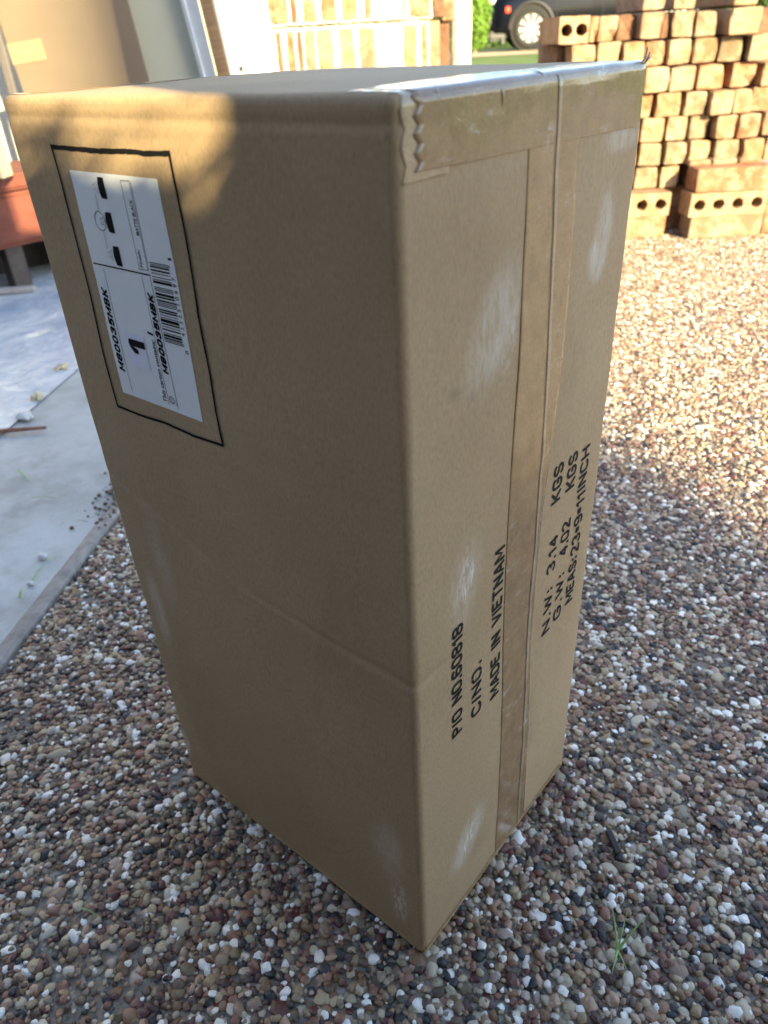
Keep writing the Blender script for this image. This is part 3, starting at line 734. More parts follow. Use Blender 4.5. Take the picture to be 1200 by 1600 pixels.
G1 = 'loose bricks stacked beside the driveway'
rows = {  # course from the top: front face spans along r, colour index (the brown also paints shaded brick sides), seen ones only
 'A': [(.596, .689, 3, 'H'), (.691, .718, 1, 0), (.719, .780, 3, 0), (.784, .841, 5, 0), (.843, .915, 4, 0), (.918, .941, 5, 0), (.943, 1.009, 3, 0), (1.012, 1.080, 2, 0), (1.101, 1.196, 3, 0), (1.205, 1.275, 5, 0)],
 'B': [(.606, .632, 5, 0), (.636, .715, 0, 0), (.722, .795, 3, 0), (.797, .866, 0, 0), (.871, .934, 1, 0), (.940, 1.014, 3, 0), (1.020, 1.096, 0, 0), (1.099, 1.172, 2, 0), (1.180, 1.250, 2, 0)],
 'C': [(.868, .945, 3, 0), (.950, 1.030, 4, 0), (1.041, 1.125, 1, 0), (1.150, 1.230, 1, 0), (1.238, 1.31, 0, 0)],
 'D': [(.836, .911, 1, 0), (.921, 1.001, 0, 0), (1.012, 1.083, 2, 0), (1.085, 1.157, 3, 0), (1.159, 1.223, 3, 0), (1.225, 1.295, 0, 0)],
 'E': [(.882, .959, 3, 0), (.967, 1.035, 2, 0), (1.043, 1.110, 2, 0), (1.114, 1.181, 3, 0), (1.184, 1.260, 1, 0), (1.268, 1.34, 4, 0)],
 'F': [(.886, .962, 2, 0), (.969, 1.041, 2, 0), (1.047, 1.118, 0, 0), (1.126, 1.206, 2, 0), (1.213, 1.287, 0, 0), (1.29, 1.36, 2, 0)],
 'G': [(.885, .965, 2, 0), (.970, 1.032, 3, 0), (1.06, 1.13, 1, 0), (1.14, 1.21, 1, 0), (1.215, 1.285, 0, 0)]}
ZR = {'A': 8, 'B': 7, 'C': 6, 'D': 5, 'E': 4, 'F': 3, 'G': 2}
g = random.Random(11)
HCORE = cored_mesh(.093, BRH, .24, 2, 3)
for ci, k in enumerate('ABCDEFG'):
    z = ZR[k] * .0700 + .004
    lst = rows[k]
    for i, (a, b, mi, sp) in enumerate(lst):
        dd = 2.6 + g.uniform(-.018, .026) + (.05 if mi == 5 else 0)
        where = 'from the stack end near the car' if k in 'AB' else 'right of the carton'
        lb = '%s %s, %s %s, %s course down' % (BN[mi], 'two-holed brick' if sp else 'brick end', ORD[i], where, ORD[ci])
        lb = lb.replace('first course down', 'top course')
        a += .0018; b -= .0018
        if sp: brick(HCORE, mi, a, b, z, dd - .01, lb, G1)
        else: brick(HM[g.randrange(10)], mi, a, b, z, dd, lb, G1, g.uniform(-.09, .09), g.uniform(-.03, .03), g.uniform(.94, 1.0))
    # the same course goes on behind the carton
    x = lst[0][0] - .006
    while k not in 'AB' and x > .66:
        brick(HM[g.randrange(10)], g.choice((0, 1, 2, 3)), x - .071, x, z, 2.6 + g.uniform(-.01, .01), 'tan brick end hidden behind the carton, %s course down, %s from the visible ones' % (ORD[ci], ORD[int((lst[0][0] - x) / .076)]), G1, g.uniform(-.03, .03)); x -= .076
    # and a rear layer laid lengthwise closes the gaps
    for q in range(3):
        brick(header_mesh(50) if not HM else HM[q], g.choice((0, 1, 2)), .62 + .30 * q, .62 + .30 * q + .24, z, 2.93, 'brick lengthwise in the rear layer, %s course down, %s from the car end' % (ORD[ci], ORD[q]), G1, 0, 0, .97, None, .32)
# top-most broken pieces at the right
brick(HM[3], 4, .845, .915, 9 * .07 + .006, 2.61, 'pinkish brick end alone above the top course, right of the reddish brown end', G1, .04)
brick(HM[5], 2, .955, 1.02, 9 * .07 + .006, 2.66, 'greyish brick lying above the pale buff and grey top-course ends', G1, -.05, .03)
brick(HM[2], 3, 1.12, 1.20, 9 * .07 + .006, 2.63, 'pale buff brick above the cracked top-course brick at the right', G1, .12, .05)
# bottom stretcher courses
ST = [cored_mesh(.245, .0700, .088, 4, 5), cored_mesh(.245, .0700, .088, 4, 6)]
bm = bmesh.new(); bm_box(bm, (-.1225, 0, 0), (.1225, .088, .0695), .003)
for v in bm.verts: v.co += Vector([g.uniform(-.0009, .0009) for _ in range(3)])
bmesh.ops.subdivide_edges(bm, edges=bm.edges[:], cuts=0)
SOLID = bpy.data.meshes.new('brick'); bm.to_mesh(SOLID); bm.free()
brick(SOLID, 1, 1.045, 1.290, .142, 2.50, 'orange brick laid lengthwise on top of the cored brick, projecting from the stack', G1, .01)
brick(ST[0], 3, 1.034, 1.282, .071, 2.495, 'pale brick on edge showing a row of core holes, middle of three projecting bricks', G1, .015)
brick(SOLID, 2, 1.046, 1.284, .001, 2.50, 'dull tan brick laid lengthwise on the pebbles under the cored brick', G1, .0)
brick(ST[1], 0, 1.300, 1.545, .071, 2.53, 'cored brick at the right edge, beside the three projecting bricks', G1, 0)
brick(SOLID, 1, 1.300, 1.545, .001, 2.53, 'brick on the ground at the right edge under the cored brick', G1, 0)
brick(ST[1], 3, .745, .990, .071, 2.545, 'pale brick with core holes beside the carton, second from the ground', G1, .02)
brick(SOLID, 1, .740, .985, .001, 2.55, 'orange brick laid lengthwise on the pebbles beside the carton', G1, .0)
brick(SOLID, 1, .49, .735, .001, 2.56, 'tan brick laid lengthwise hidden behind the carton', G1, .0)
brick(SOLID, 1, .49, .735, .071, 2.56, 'tan brick laid lengthwise hidden behind the carton, on top of another', G1, .0)
for q in range(3):
    for kk in range(2): brick(SOLID, g.choice((0, 1)), .60 + .25 * q, .60 + .25 * q + .245, .001 + .07 * kk, 2.66, 'brick lengthwise in the rear layer near the ground, %s course up, %s from the carton' % (ORD[kk], ORD[q]), G1)
# thin sliver bricks peeking above the stretchers
for i, (a, b) in enumerate(((1.045, 1.115), (1.12, 1.20), (1.205, 1.27))):
    brick(HM[i], (3, 4, 1)[i], a, b, .212, 2.575, '%s thin brick sliver lying between the orange lengthwise brick and the course above' % ('left', 'middle', 'right')[i], G1, .03, 0, .22, None, .5)

# ---- stack of salvaged bricks standing on end, crusted with pale mortar
G2 = 'salvaged bricks standing on end behind the carton'
def end_brick(r0, r1, z0, z1, d, mi, label, crust=.009, top=.008, mat=None):
    root = bpy.data.objects.new('brick', None); COL.objects.link(root); root.location = rd((r0 + r1) / 2, d, z0); root.rotation_euler = (0, 0, YAW); root.empty_display_size = .03
    tag(root, label, 'brick', G2)
    W = (r1 - r0) / 2; H = z1 - z0
    bm = bmesh.new(); bm_box(bm, (-W + .002, 0, .006), (W - .002, .10, H - .004), .004)
    gg = random.Random(int(r0 * 1000) + int(z0 * 77))
    bmesh.ops.subdivide_edges(bm, edges=[e for e in bm.edges if e.calc_length() > .05], cuts=5, use_grid_fill=True)
    for v in bm.verts: v.co += Vector([gg.uniform(-.002, .002) for _ in range(3)])
    from_bm('brick_core', bm, mat or brick_mats[mi], root)
    bm = bmesh.new(); bm_box(bm, (-W - crust, .004, 0), (W + crust, .098, H + top), .003)
    bmesh.ops.subdivide_edges(bm, edges=[e for e in bm.edges if e.calc_length() > .05], cuts=6, use_grid_fill=True)
    for v in bm.verts: v.co += Vector((gg.uniform(-.003, .003), gg.uniform(-.002, .0015), gg.uniform(-.002, .002)))
    from_bm('mortar_crust', bm, cream, root)
    return root
low = [(.424, .435, 5), (.442, .456, 1), (.458, .468, 5), (.471, .488, 2), (.491, .517, 3), (.526, .551, 3), (.558, .584, 2), (.590, .608, -1), (.610, .624, -1), (.628, .650, 3), (.658, .668, 1)]
upp = [(.418, .451, 1), (.453, .465, 5), (.473, .495, 0), (.501, .527, 0), (.533, .559, 0), (.569, .581, 0), (.588, .606, -1), (.608, .622, -1), (.628, .634, 1), (.638, .672, 1)]
r_of = lambda x: -.287 - .003 + (x * 1000 - 420) * (.598 / 280)
for nm, lst, z0, z1, dd in (('lower', low, .418, .644, 3.0), ('upper', upp, .655, .892, 2.985)):
    for i, (a, b, mi) in enumerate(lst):
        c = 'mortar-white' if mi < 0 else BN[mi]
        end_brick(r_of(a), r_of(b), z0, z1, dd + .025 * (b > .66) - (b - .42) * .15, max(mi, 0), '%s brick standing on end, %s from the left, %s tier behind the carton' % (c, ORD[i] if i < 10 else 'eleventh', nm), mat=cream if mi < 0 else None)
g = random.Random(5)
for q in range(8):      # bottom tier, wholly behind the carton from here
    end_brick(-.28 + q * .072, -.225 + q * .072, .16, .396, 3.0, g.choice((0, 1, 2)), 'brick standing on end in the bottom tier hidden by the carton, %s from the left' % ORD[q])
pal = empty('pallet', rd(0, 3.05, 0), YAW); tag(pal, 'timber pallet under the stack of bricks standing on end', 'pallet')
wp = mat_wood('pallet_wood', (.30, .22, .14), (.42, .33, .22), (60, 60, 3))
for q in range(5): box_obj('board', (-.36, -.12 + q * .1, .122), (.36, -.04 + q * .1, .142), wp, pal, .002)
for x in (-.34, -.03, .28): box_obj('bearer', (x, -.12, .003), (x + .06, .36, .118), wp, pal, .002)
# bricks at the right-hand return of that stack (side faces, shade put into their colours)
for i, (x, d0, z0, z1, mi) in enumerate(((.262, 2.99, .418, .650, 2), (.300, 3.05, .418, .650, 5), (.275, 2.97, .655, .89, 1), (.31, 3.03, .645, .87, 1))):
    o = box_obj('brick', (-.018, 0, 0), (.018, .2, z1 - z0), brick_mats[(2, 5, 5, 0)[i]], None, .004, rd(x, d0, z0), YAW - .12)
    tag(o, ('grey brick at the shaded right end of the lower tier', '', 'brown brick at the shaded right end of the upper tier', 'tan brick beside the pale post in the upper tier')[i] if i != 1 else 'dark reddish brick set back at the right end of the lower tier', 'brick', G2)
# rough pale post
bm = bmesh.new(); n = 10; rings = 26
vs = []
for j in range(rings):
    z = j / (rings - 1) * 1.2; ring = []
    for i in range(n):
        a = 2 * math.pi * i / n; rr = .037 * (1 + .28 * noise.noise(Vector((math.cos(a) * 1.5, math.sin(a) * 1.5, z * 14))))
        ring.append(bm.verts.new((rr * math.cos(a), rr * math.sin(a), z)))
    vs.append(ring)
for j in range(rings - 1):
    for i in range(n): bm.faces.new((vs[j][i], vs[j][(i + 1) % n], vs[j + 1][(i + 1) % n], vs[j + 1][i]))
bm.faces.new(vs[-1])
tag(from_bm('post', bm, cream, None, rd(.385, 3.25, 0), 0, True), 'rough cream-white knobbly post between the brick stack and the green shrub', 'post')

# ------------------------------------------------------------------ left: boards leaning on the outbuilding wall
def lean(name, lo_, hi_, d, mat, label, cat, z0=.0, roll=0.0, back=.10, thick=.012, parent=None):
    """sheet spanning r lo_..hi_ at z .6, rolled sideways and leaning backwards"""
    h = 1.75; wd = hi_ - lo_
    root = empty(name, rd((lo_ + hi_) / 2, d, z0))
    root.rotation_mode = 'XYZ'
    Mx = Matrix.Translation(root.location) @ Matrix.Rotation(YAW, 4, 'Z') @ Matrix.Rotation(-back, 4, 'X') @ Matrix.Rotation(roll, 4, 'Y')
    root.matrix_world = Mx
    tag(root, label, cat); return root, h, wd
def board(name, r_at, d, width, mat, label, cat, roll, z0=0.0, zref=.62, back=.10, h=1.75, thick=.014, extra=None, bev=.001):
    # centre line passes r_at at height zref
    dz = zref - z0
    base = rd(r_at - math.tan(roll) * dz, d, z0)
    bm = bmesh.new(); bm_box(bm, (-width / 2, 0, 0), (width / 2, thick, h), bev)
    o = from_bm(name, bm, mat)
    o.matrix_world = Matrix.Translation(base) @ Matrix.Rotation(YAW, 4, 'Z') @ Matrix.Rotation(-back, 4, 'X') @ Matrix.Rotation(roll, 4, 'Y')
    tag(o, label, cat); return o
ply = mat_flat('primed_board', (.14, .108, .08), .7, .25, .10, 3, .2, 60, .001)
grn = mat_flat('grey_green_sheet', (.34, .36, .31), .5, .4, .06, 3, .1, 40)
zinc = mat_flat('galvanised_steel', (.62, .68, .72), .32, .6, .08, 30, .1, 90, .001, .8)
brn = mat_wood('brown_timber', (.13, .085, .05), (.22, .15, .09))
whi = mat_flat('white_enamel', (.86, .86, .84), .35, .5, .02, 5)
whb = mat_flat('white_trim_shaded', (.62, .66, .74), .4, .5, .03, 5)  # bluish grey paints shade on the white door's edge
rough_wood = mat_wood('pale_timber', (.50, .40, .25), (.66, .55, .38), (60, 60, 4))
B = board('leaning_board', -.815, 2.50, .37, ply, 'tan primed board leaning at the far left behind the carton', 'board', -.10, .0, .62, .06)
tp = box_obj('tape_piece', (-.186, -.0022, .612), (-.085, -.0004, .665), mat_flat('masking_tape', (.21, .17, .105), .6, .3, .15, 60, .3, 300), B); tp['label'] = 'pale yellow rectangle of masking tape near the board edge'
board('metal_sheet', -.60, 2.60, .30, grn, 'grey-green sheet panel leaning between the tan board and the steel channel', 'panel', -.125, .0, .62, .06)
ch = empty('steel_channel', (0, 0, 0))
tag(ch, 'narrow galvanised steel channel leaning beside the grey-green panel', 'steel channel')
base = rd(-.463 - math.tan(-.14) * .62 , 2.53, .003)
ch.matrix_world = Matrix.Translation(base) @ Matrix.Rotation(YAW, 4, 'Z') @ Matrix.Rotation(-.06, 4, 'X') @ Matrix.Rotation(-.14, 4, 'Y')
box_obj('flange', (-.018, -.012, 0), (-.006, .02, 1.7), zinc, ch, .001)
box_obj('web', (-.0055, .004, 0), (.026, .008, 1.7), mat_flat('dull_steel', (.30, .34, .40), .5, .5, .1, 20, .1, 90, .001, .5), ch, .0005)
board('timber_post', -.418, 2.56, .036, brn, 'dark brown timber batten leaning between the steel channel and the white door', 'timber batten', -.12, .003, .62, .06, 1.7, .03)
dr = empty('white_door', (0, 0, 0)); tag(dr, 'white enamelled door panel with an edge trim coloured as shaded white leaning left of the brick stack', 'door')
base = rd(-.30 + .095 * .62, 2.62, .003)
dr.matrix_world = Matrix.Translation(base) @ Matrix.Rotation(YAW, 4, 'Z') @ Matrix.Rotation(-.05, 4, 'X') @ Matrix.Rotation(-.095, 4, 'Y')
box_obj('trim', (-.108, -.006, 0), (-.072, .03, 1.75), whb, dr, .003)
box_obj('panel', (-.071, .002, 0), (.045, .03, 1.75), whi, dr, .002)
box_obj('catch', (-.071, -.008, .548), (-.060, .0015, .560), mat_flat('dark_metal', (.08, .08, .08), .5, .5, .1), dr, .001)
# outbuilding wall behind
wl = empty('outbuilding_wall', rd(-2.0, 3.25, 0), YAW); tag(wl, 'pale rendered outbuilding wall behind the leaning boards', 'wall')
wren = mat_flat('render', (.58, .55, .48), .85, .2, .1, 2, .4, 80, .003)
box_obj('wall_face', (-2.2, 0, -.02), (1.68, .15, 2.4), wren, wl, .004)
# low bench with rust-red top, dark underneath
ben = empty('low_bench', (-2.10, .85, 0)); tag(ben, 'low bench with a rust-red block top and dark legs at the far left edge', 'bench')
red = mat_flat('rust_red_paint', (.15, .045, .030), .6, .3, .25, 14, .4, 70, .003)
blk = mat_flat('black_plastic', (.012, .011, .010), .6, .3, .2)
dkw = mat_flat('dark_leg', (.06, .048, .045), .5, .4, .3)
box_obj('top_board', (-.30, -.75, .289), (.022, .62, .330), red, ben, .008, seg=2)
box_obj('side_block', (-.30, -.75, .138), (.010, .62, .286), red, ben, .014, seg=2)
for y in (-.68, -.045, .50): box_obj('leg', (-.075, y, .0), (-.03, y + .055, .137), dkw, ben, .003)
box_obj('void_panel', (-.30, -.75, .0), (-.27, .62, .137), blk, ben)  # black sheet paints the shade under the bench
# pale post standing on the bench, pale batten on the slab
o = box_obj('timber_offcut', (-.022, -.03, 0), (.022, .03, .25), rough_wood, None, .003, rd(-1.003, 2.25, .3305), YAW)
tag(o, 'pale timber offcut standing upright on the rust-red bench at the left edge', 'timber offcut')
o = box_obj('pipe_stand', (-.012, -.012, 0), (.012, .012, .75), mat_flat('dark_pole', (.10, .09, .09), .4, .5, .1), None, .004, rd(-1.015, 2.52, .003), YAW)
tag(o, 'dark square pole standing behind the tan board edge at the far left', 'pole')
o = box_obj('wood_batten', (-.19, -.012, 0), (.19, .012, .016), mat_flat('grey_batten', (.36, .34, .33), .7, .3, .15), None, .003, rd(-1.185, 2.22, .022), YAW + .08)
tag(o, 'thin pale grey batten lying on the slab in front of the dark bench', 'batten')
# crumpled pale-blue plastic sheet on the slab
vs = []; fs = []; n = 70
def sheet(i, j):
    a = i / n; b = j / n
    x = .42 + 1.5 * a + .04 * noise.noise(Vector((b * 3, 1, 0))); y = -1.30 + .95 * b + .03 * noise.noise(Vector((a * 3, 7, 0)))
    h = .010 + .009 * noise.noise(Vector((x * 5 + y * 2, y * 3, 0))) + .007 * abs(noise.noise(Vector((x * 14 + y * 9, y * 6 - x * 3, 4)))) + .003 * noise.noise(Vector((x * 33, y * 33, 4)))
    e = min(a, b, 1 - a, 1 - b); h *= min(1, e * 6)
    return jp(x, y, .0065 + max(0, h))
for i in range(n + 1):
    for j in range(n + 1): vs.append(sheet(i, j))
for i in range(n):
    for j in range(n): fs.append((i * (n + 1) + j, (i + 1) * (n + 1) + j, (i + 1) * (n + 1) + j + 1, i * (n + 1) + j + 1))
M = Mat('plastic_sheet', (.55, .60, .66), .22, .6)
M.color(M.mix(M.ramp(M.noise(6, 5, .6, None, .8), [(.35, 0.0), (.65, 1.0)]), (.36, .45, .55), (.66, .72, .74))); M.bump(M.noise(30, 5, .6, None, 1.2), .5, .01)
ps = from_py('plastic_sheet', vs, fs, M.m, smooth=True); tag(ps, 'crumpled milky blue plastic sheet spread over the far end of the concrete slab', 'plastic sheet')

# ------------------------------------------------------------------ small debris
green = mat_flat('green_blade', (.24, .40, .13), .5, .4, .2); dryg = mat_flat('dry_blade', (.38, .40, .20), .6, .3, .2)
def blade(bm, p, q, w, lift=.004, n=6):
    p = Vector(p); q = Vector(q); s_ = (q - p).cross(Vector((0, 0, 1))); s_ = s_.normalized() if s_.length > 1e-6 else Vector((1, 0, 0)); L = []
    for i in range(n + 1):
        t_ = i / n; c = p.lerp(q, t_) + Vector((0, 0, lift * math.sin(math.pi * t_))); ww = w * (1 - t_ * .85) * .5
        L.append((bm.verts.new(c - s_ * ww), bm.verts.new(c + Vector((0, 0, ww * .5))), bm.verts.new(c + s_ * ww)))
    for i in range(n):
        for k in range(2): bm.faces.new((L[i][k], L[i + 1][k], L[i + 1][k + 1], L[i][k + 1]))
bm = bmesh.new(); c0 = Vector((.1160, .0920, .003))
for dx, dy, dz, w_ in ((-.016, .022, .012, .0024), (.009, .031, .016, .0024), (-.006, .030, .006, .0016)): blade(bm, c0, c0 + Vector((dx, dy, dz)), w_, .003)
blade(bm, c0 + Vector((0, 0, .001)), c0 + Vector((.004, -.020, .003)), .0022, .002); blade(bm, c0, c0 + Vector((.013, -.012, .002)), .0018, .002)
tag(from_bm('grass_sprig', bm, green), 'small green grass sprig growing from the pebbles right of the carton', 'grass sprig')
def bit(name, p0, p1, w_, mat, label, cat, lift=.004):
    bm = bmesh.new(); blade(bm, p0, p1, w_, lift); o = from_bm(name, bm, mat); return tag(o, label, cat)
Z = .0085
bit('grass_clipping', (-.912, .180, Z), (-.858, .178 + .03, Z), .0035, dryg, 'pale yellow-green clipping in the middle of the slab', 'grass clipping')
bit('grass_clipping', (-.700, .060, Z), (-.735, .118, Z), .003, green, 'thin green clipping near the timber strip at the left edge', 'grass clipping')
bit('grass_clipping', (-1.02, .215, Z), (-.965, .205, Z), .005, green, 'dull green clipping at the left edge of the slab', 'grass clipping')
bit('grass_clipping', (-1.02, .42, Z), (-.98, .39, Z), .0025, dryg, 'faded clipping on the slab against the carton edge', 'grass clipping')
bit('grass_clipping', (-1.13, .50, Z), (-1.10, .46, Z), .003, dryg, 'short faded clipping on the slab farther along the carton edge', 'grass clipping')
bit('grass_clipping', (-.68, .035, Z), (-.70, .05, Z), .004, green, 'tiny green leaf scrap on the slab near the bottom left joint', 'grass clipping')
bit('grass_clipping', (-.245, -.145, .006), (-.225, -.140, .006), .0016, green, 'tiny green shred on the pebbles at the lower left', 'grass clipping', .003)
def lump(name, p, sx, sy, sz, mat, label, cat, seed=0, rz=0, sub=3, amp=.35):
    bm = bmesh.new(); bmesh.ops.create_icosphere(bm, subdivisions=sub, radius=1)
    for v in bm.verts:
        k = 1 + amp * noise.noise(v.co * 1.7 + Vector((seed * 3.1, seed, 0))); v.co = Vector((v.co.x * sx * k, v.co.y * sy * k, v.co.z * sz * k))
    o = from_bm(name, bm, mat, None, p, rz, True); return tag(o, label, cat)
pw = mat_flat('white_chip', (.55, .55, .54), .5, .4, .05); pc = mat_flat('cream_foam', (.52, .45, .30), .8, .2, .2, 60, .6, 200, .003)
lump('stone_chip', (-.745, .103, .009), .008, .006, .004, pw, 'white stone chip on the slab beside the dirt clump', 'stone chip', 1)
lump('stone_chip', (-.700, .060, .008), .005, .004, .003, pw, 'tiny white chip on the slab near the bottom left of the slab', 'stone chip', 2)
lump('stone_chip', (-1.22, .335, .012), .020, .014, .008, pw, 'white lump on the slab beside the reddish stick', 'stone chip', 4)
lump('foam_scrap', (-1.29, .40, .010), .013, .009, .007, pc, 'cream crumbled scrap along the plastic sheet edge, nearer one', 'foam scrap', 5, 2.0, 4, 1.1)
lump('foam_scrap', (-1.40, .52, .010), .015, .010, .007, pc, 'cream crumbled scrap along the plastic sheet edge, farther one', 'foam scrap', 6, 2.0, 4, 1.1)
bm = bmesh.new(); tube(bm, (-1.245, .225, .011), (-1.13, .33, .013), .006, .003, 8)
tag(from_bm('stick', bm, mat_flat('red_brown_stick', (.22, .10, .07), .8, .2, .3, 90)), 'reddish brown stick lying on the slab at the left edge', 'stick')
# dirt and roots gathered at the slab edge
bm = bmesh.new(); g = random.Random(9)
for i in range(260):
    a = g.gauss(.40, .05) if i < 170 else g.gauss(.56, .05); b = -abs(g.gauss(0.0, .022)) - .004; p = jp(a, b, .006)
    r_ = g.uniform(.0012, .0042); res = bmesh.ops.create_icosphere(bm, subdivisions=1, radius=r_)
    for v in res['verts']: v.co = Vector((v.co.x * g.uniform(.8, 1.3), v.co.y, v.co.z * .7)) + p
for i in range(60):
    a = g.gauss(.42, .06); p = jp(a, -abs(g.gauss(0, .02)), .008); q = p + Vector((g.uniform(-.02, .02), g.uniform(-.02, .02), g.uniform(-.002, .006))); blade(bm, p, q, .0016, .002, 2)
o = from_bm('loose_dirt', bm, mat_flat('dark_dirt', (.14, .105, .075), .95, .1, .5, 60)); tag(o, 'dark crumbs of dirt and roots along the slab edge by the timber strip', 'dirt', kind='stuff')
# few dark flakes on the pebbles
bm = bmesh.new(); bm_box(bm, (-.011, -.003, 0), (.011, .003, .003), .001)
o = from_bm('bark_flake', bm, mat_flat('dark_flake', (.05, .045, .045), .7, .3, .3), None, Vector((.075, .175, .002)), 2.4); tag(o, 'dark slate flake lying on the pebbles right of the carton corner', 'flake')

# ------------------------------------------------------------------ shrub, hedge, car
def leaf_mat(name, a, b):
    M = Mat(name, a, .55, .3); oi = M.noise(9, 3, .6); M.color(M.mix(M.ramp(oi, [(.35, 0.0), (.65, 1.0)]), a, b))
    M.b.inputs['Transmission Weight'].default_value = 0; return M.m
def foliage(name, fn, n, size, mat, parent, seed=1):
    g = random.Random(seed); vs = []; fs = []
    for i in range(n):
        p = fn(g); u = Vector([g.gauss(0, 1) for _ in range(3)]).normalized(); v = u.cross(Vector([g.gauss(0, 1) for _ in range(3)])).normalized(); s_ = size * g.uniform(.6, 1.3); k = len(vs)
        vs += [p - u * s_, p + v * s_ * .45, p + u * s_, p - v * s_ * .45]; fs.append((k, k + 1, k + 2, k + 3))
    return from_py(name, vs, fs, mat, parent)
DC = 19.0; ZC = terrain_z(DC)
sh = empty('conifer_shrub', rd(2.49, 18.5, terrain_z(18.5))); tag(sh, 'bright green feathery shrub between the pale post and the black car', 'shrub')
def crown(g):
    z = g.uniform(.08, 2.4); a = g.uniform(0, 2 * math.pi); rr = .30 * (1 + .25 * noise.noise(Vector((math.cos(a) * 2, math.sin(a) * 2, z * 3)))) * (1 - .15 * z / 2.4) * (1 if z > .5 else .4 + 1.2 * z); rr *= g.uniform(.55, 1.05)
    return Vector((rr * math.cos(a), rr * math.sin(a), z))
foliage('foliage', crown, 9000, .045, leaf_mat('shrub_leaf', (.07, .15, .015), (.15, .26, .035)), sh)
bm = bmesh.new(); tube(bm, (0, 0, -.02), (0.02, 0, 2.2), .04, .02); tube(bm, (.06, -.3, 1.0), (.10, -.32, 2.3), .025, .015)
from_bm('trunk', bm, mat_flat('trunk_bark', (.28, .20, .13), .9, .2, .3), sh)
hg = empty('hedge', rd(2, 27, terrain_z(22))); tag(hg, 'dark green hedge closing the view behind the black car', 'hedge')
foliage('foliage', lambda g: RV * g.uniform(-9, 12) + FV * g.uniform(-.5, .5) + Vector((0, 0, g.uniform(0, 3.0))), 26000, .14, leaf_mat('hedge_leaf', (.03, .06, .015), (.07, .13, .03)), hg, 4)
bm = bmesh.new(); bm_box(bm, (-9, -.15, 0), (12, .15, 2.7)); o = from_bm('branches', bm, mat_flat('hedge_core', (.02, .03, .012), .9, .1), hg, None, YAW)

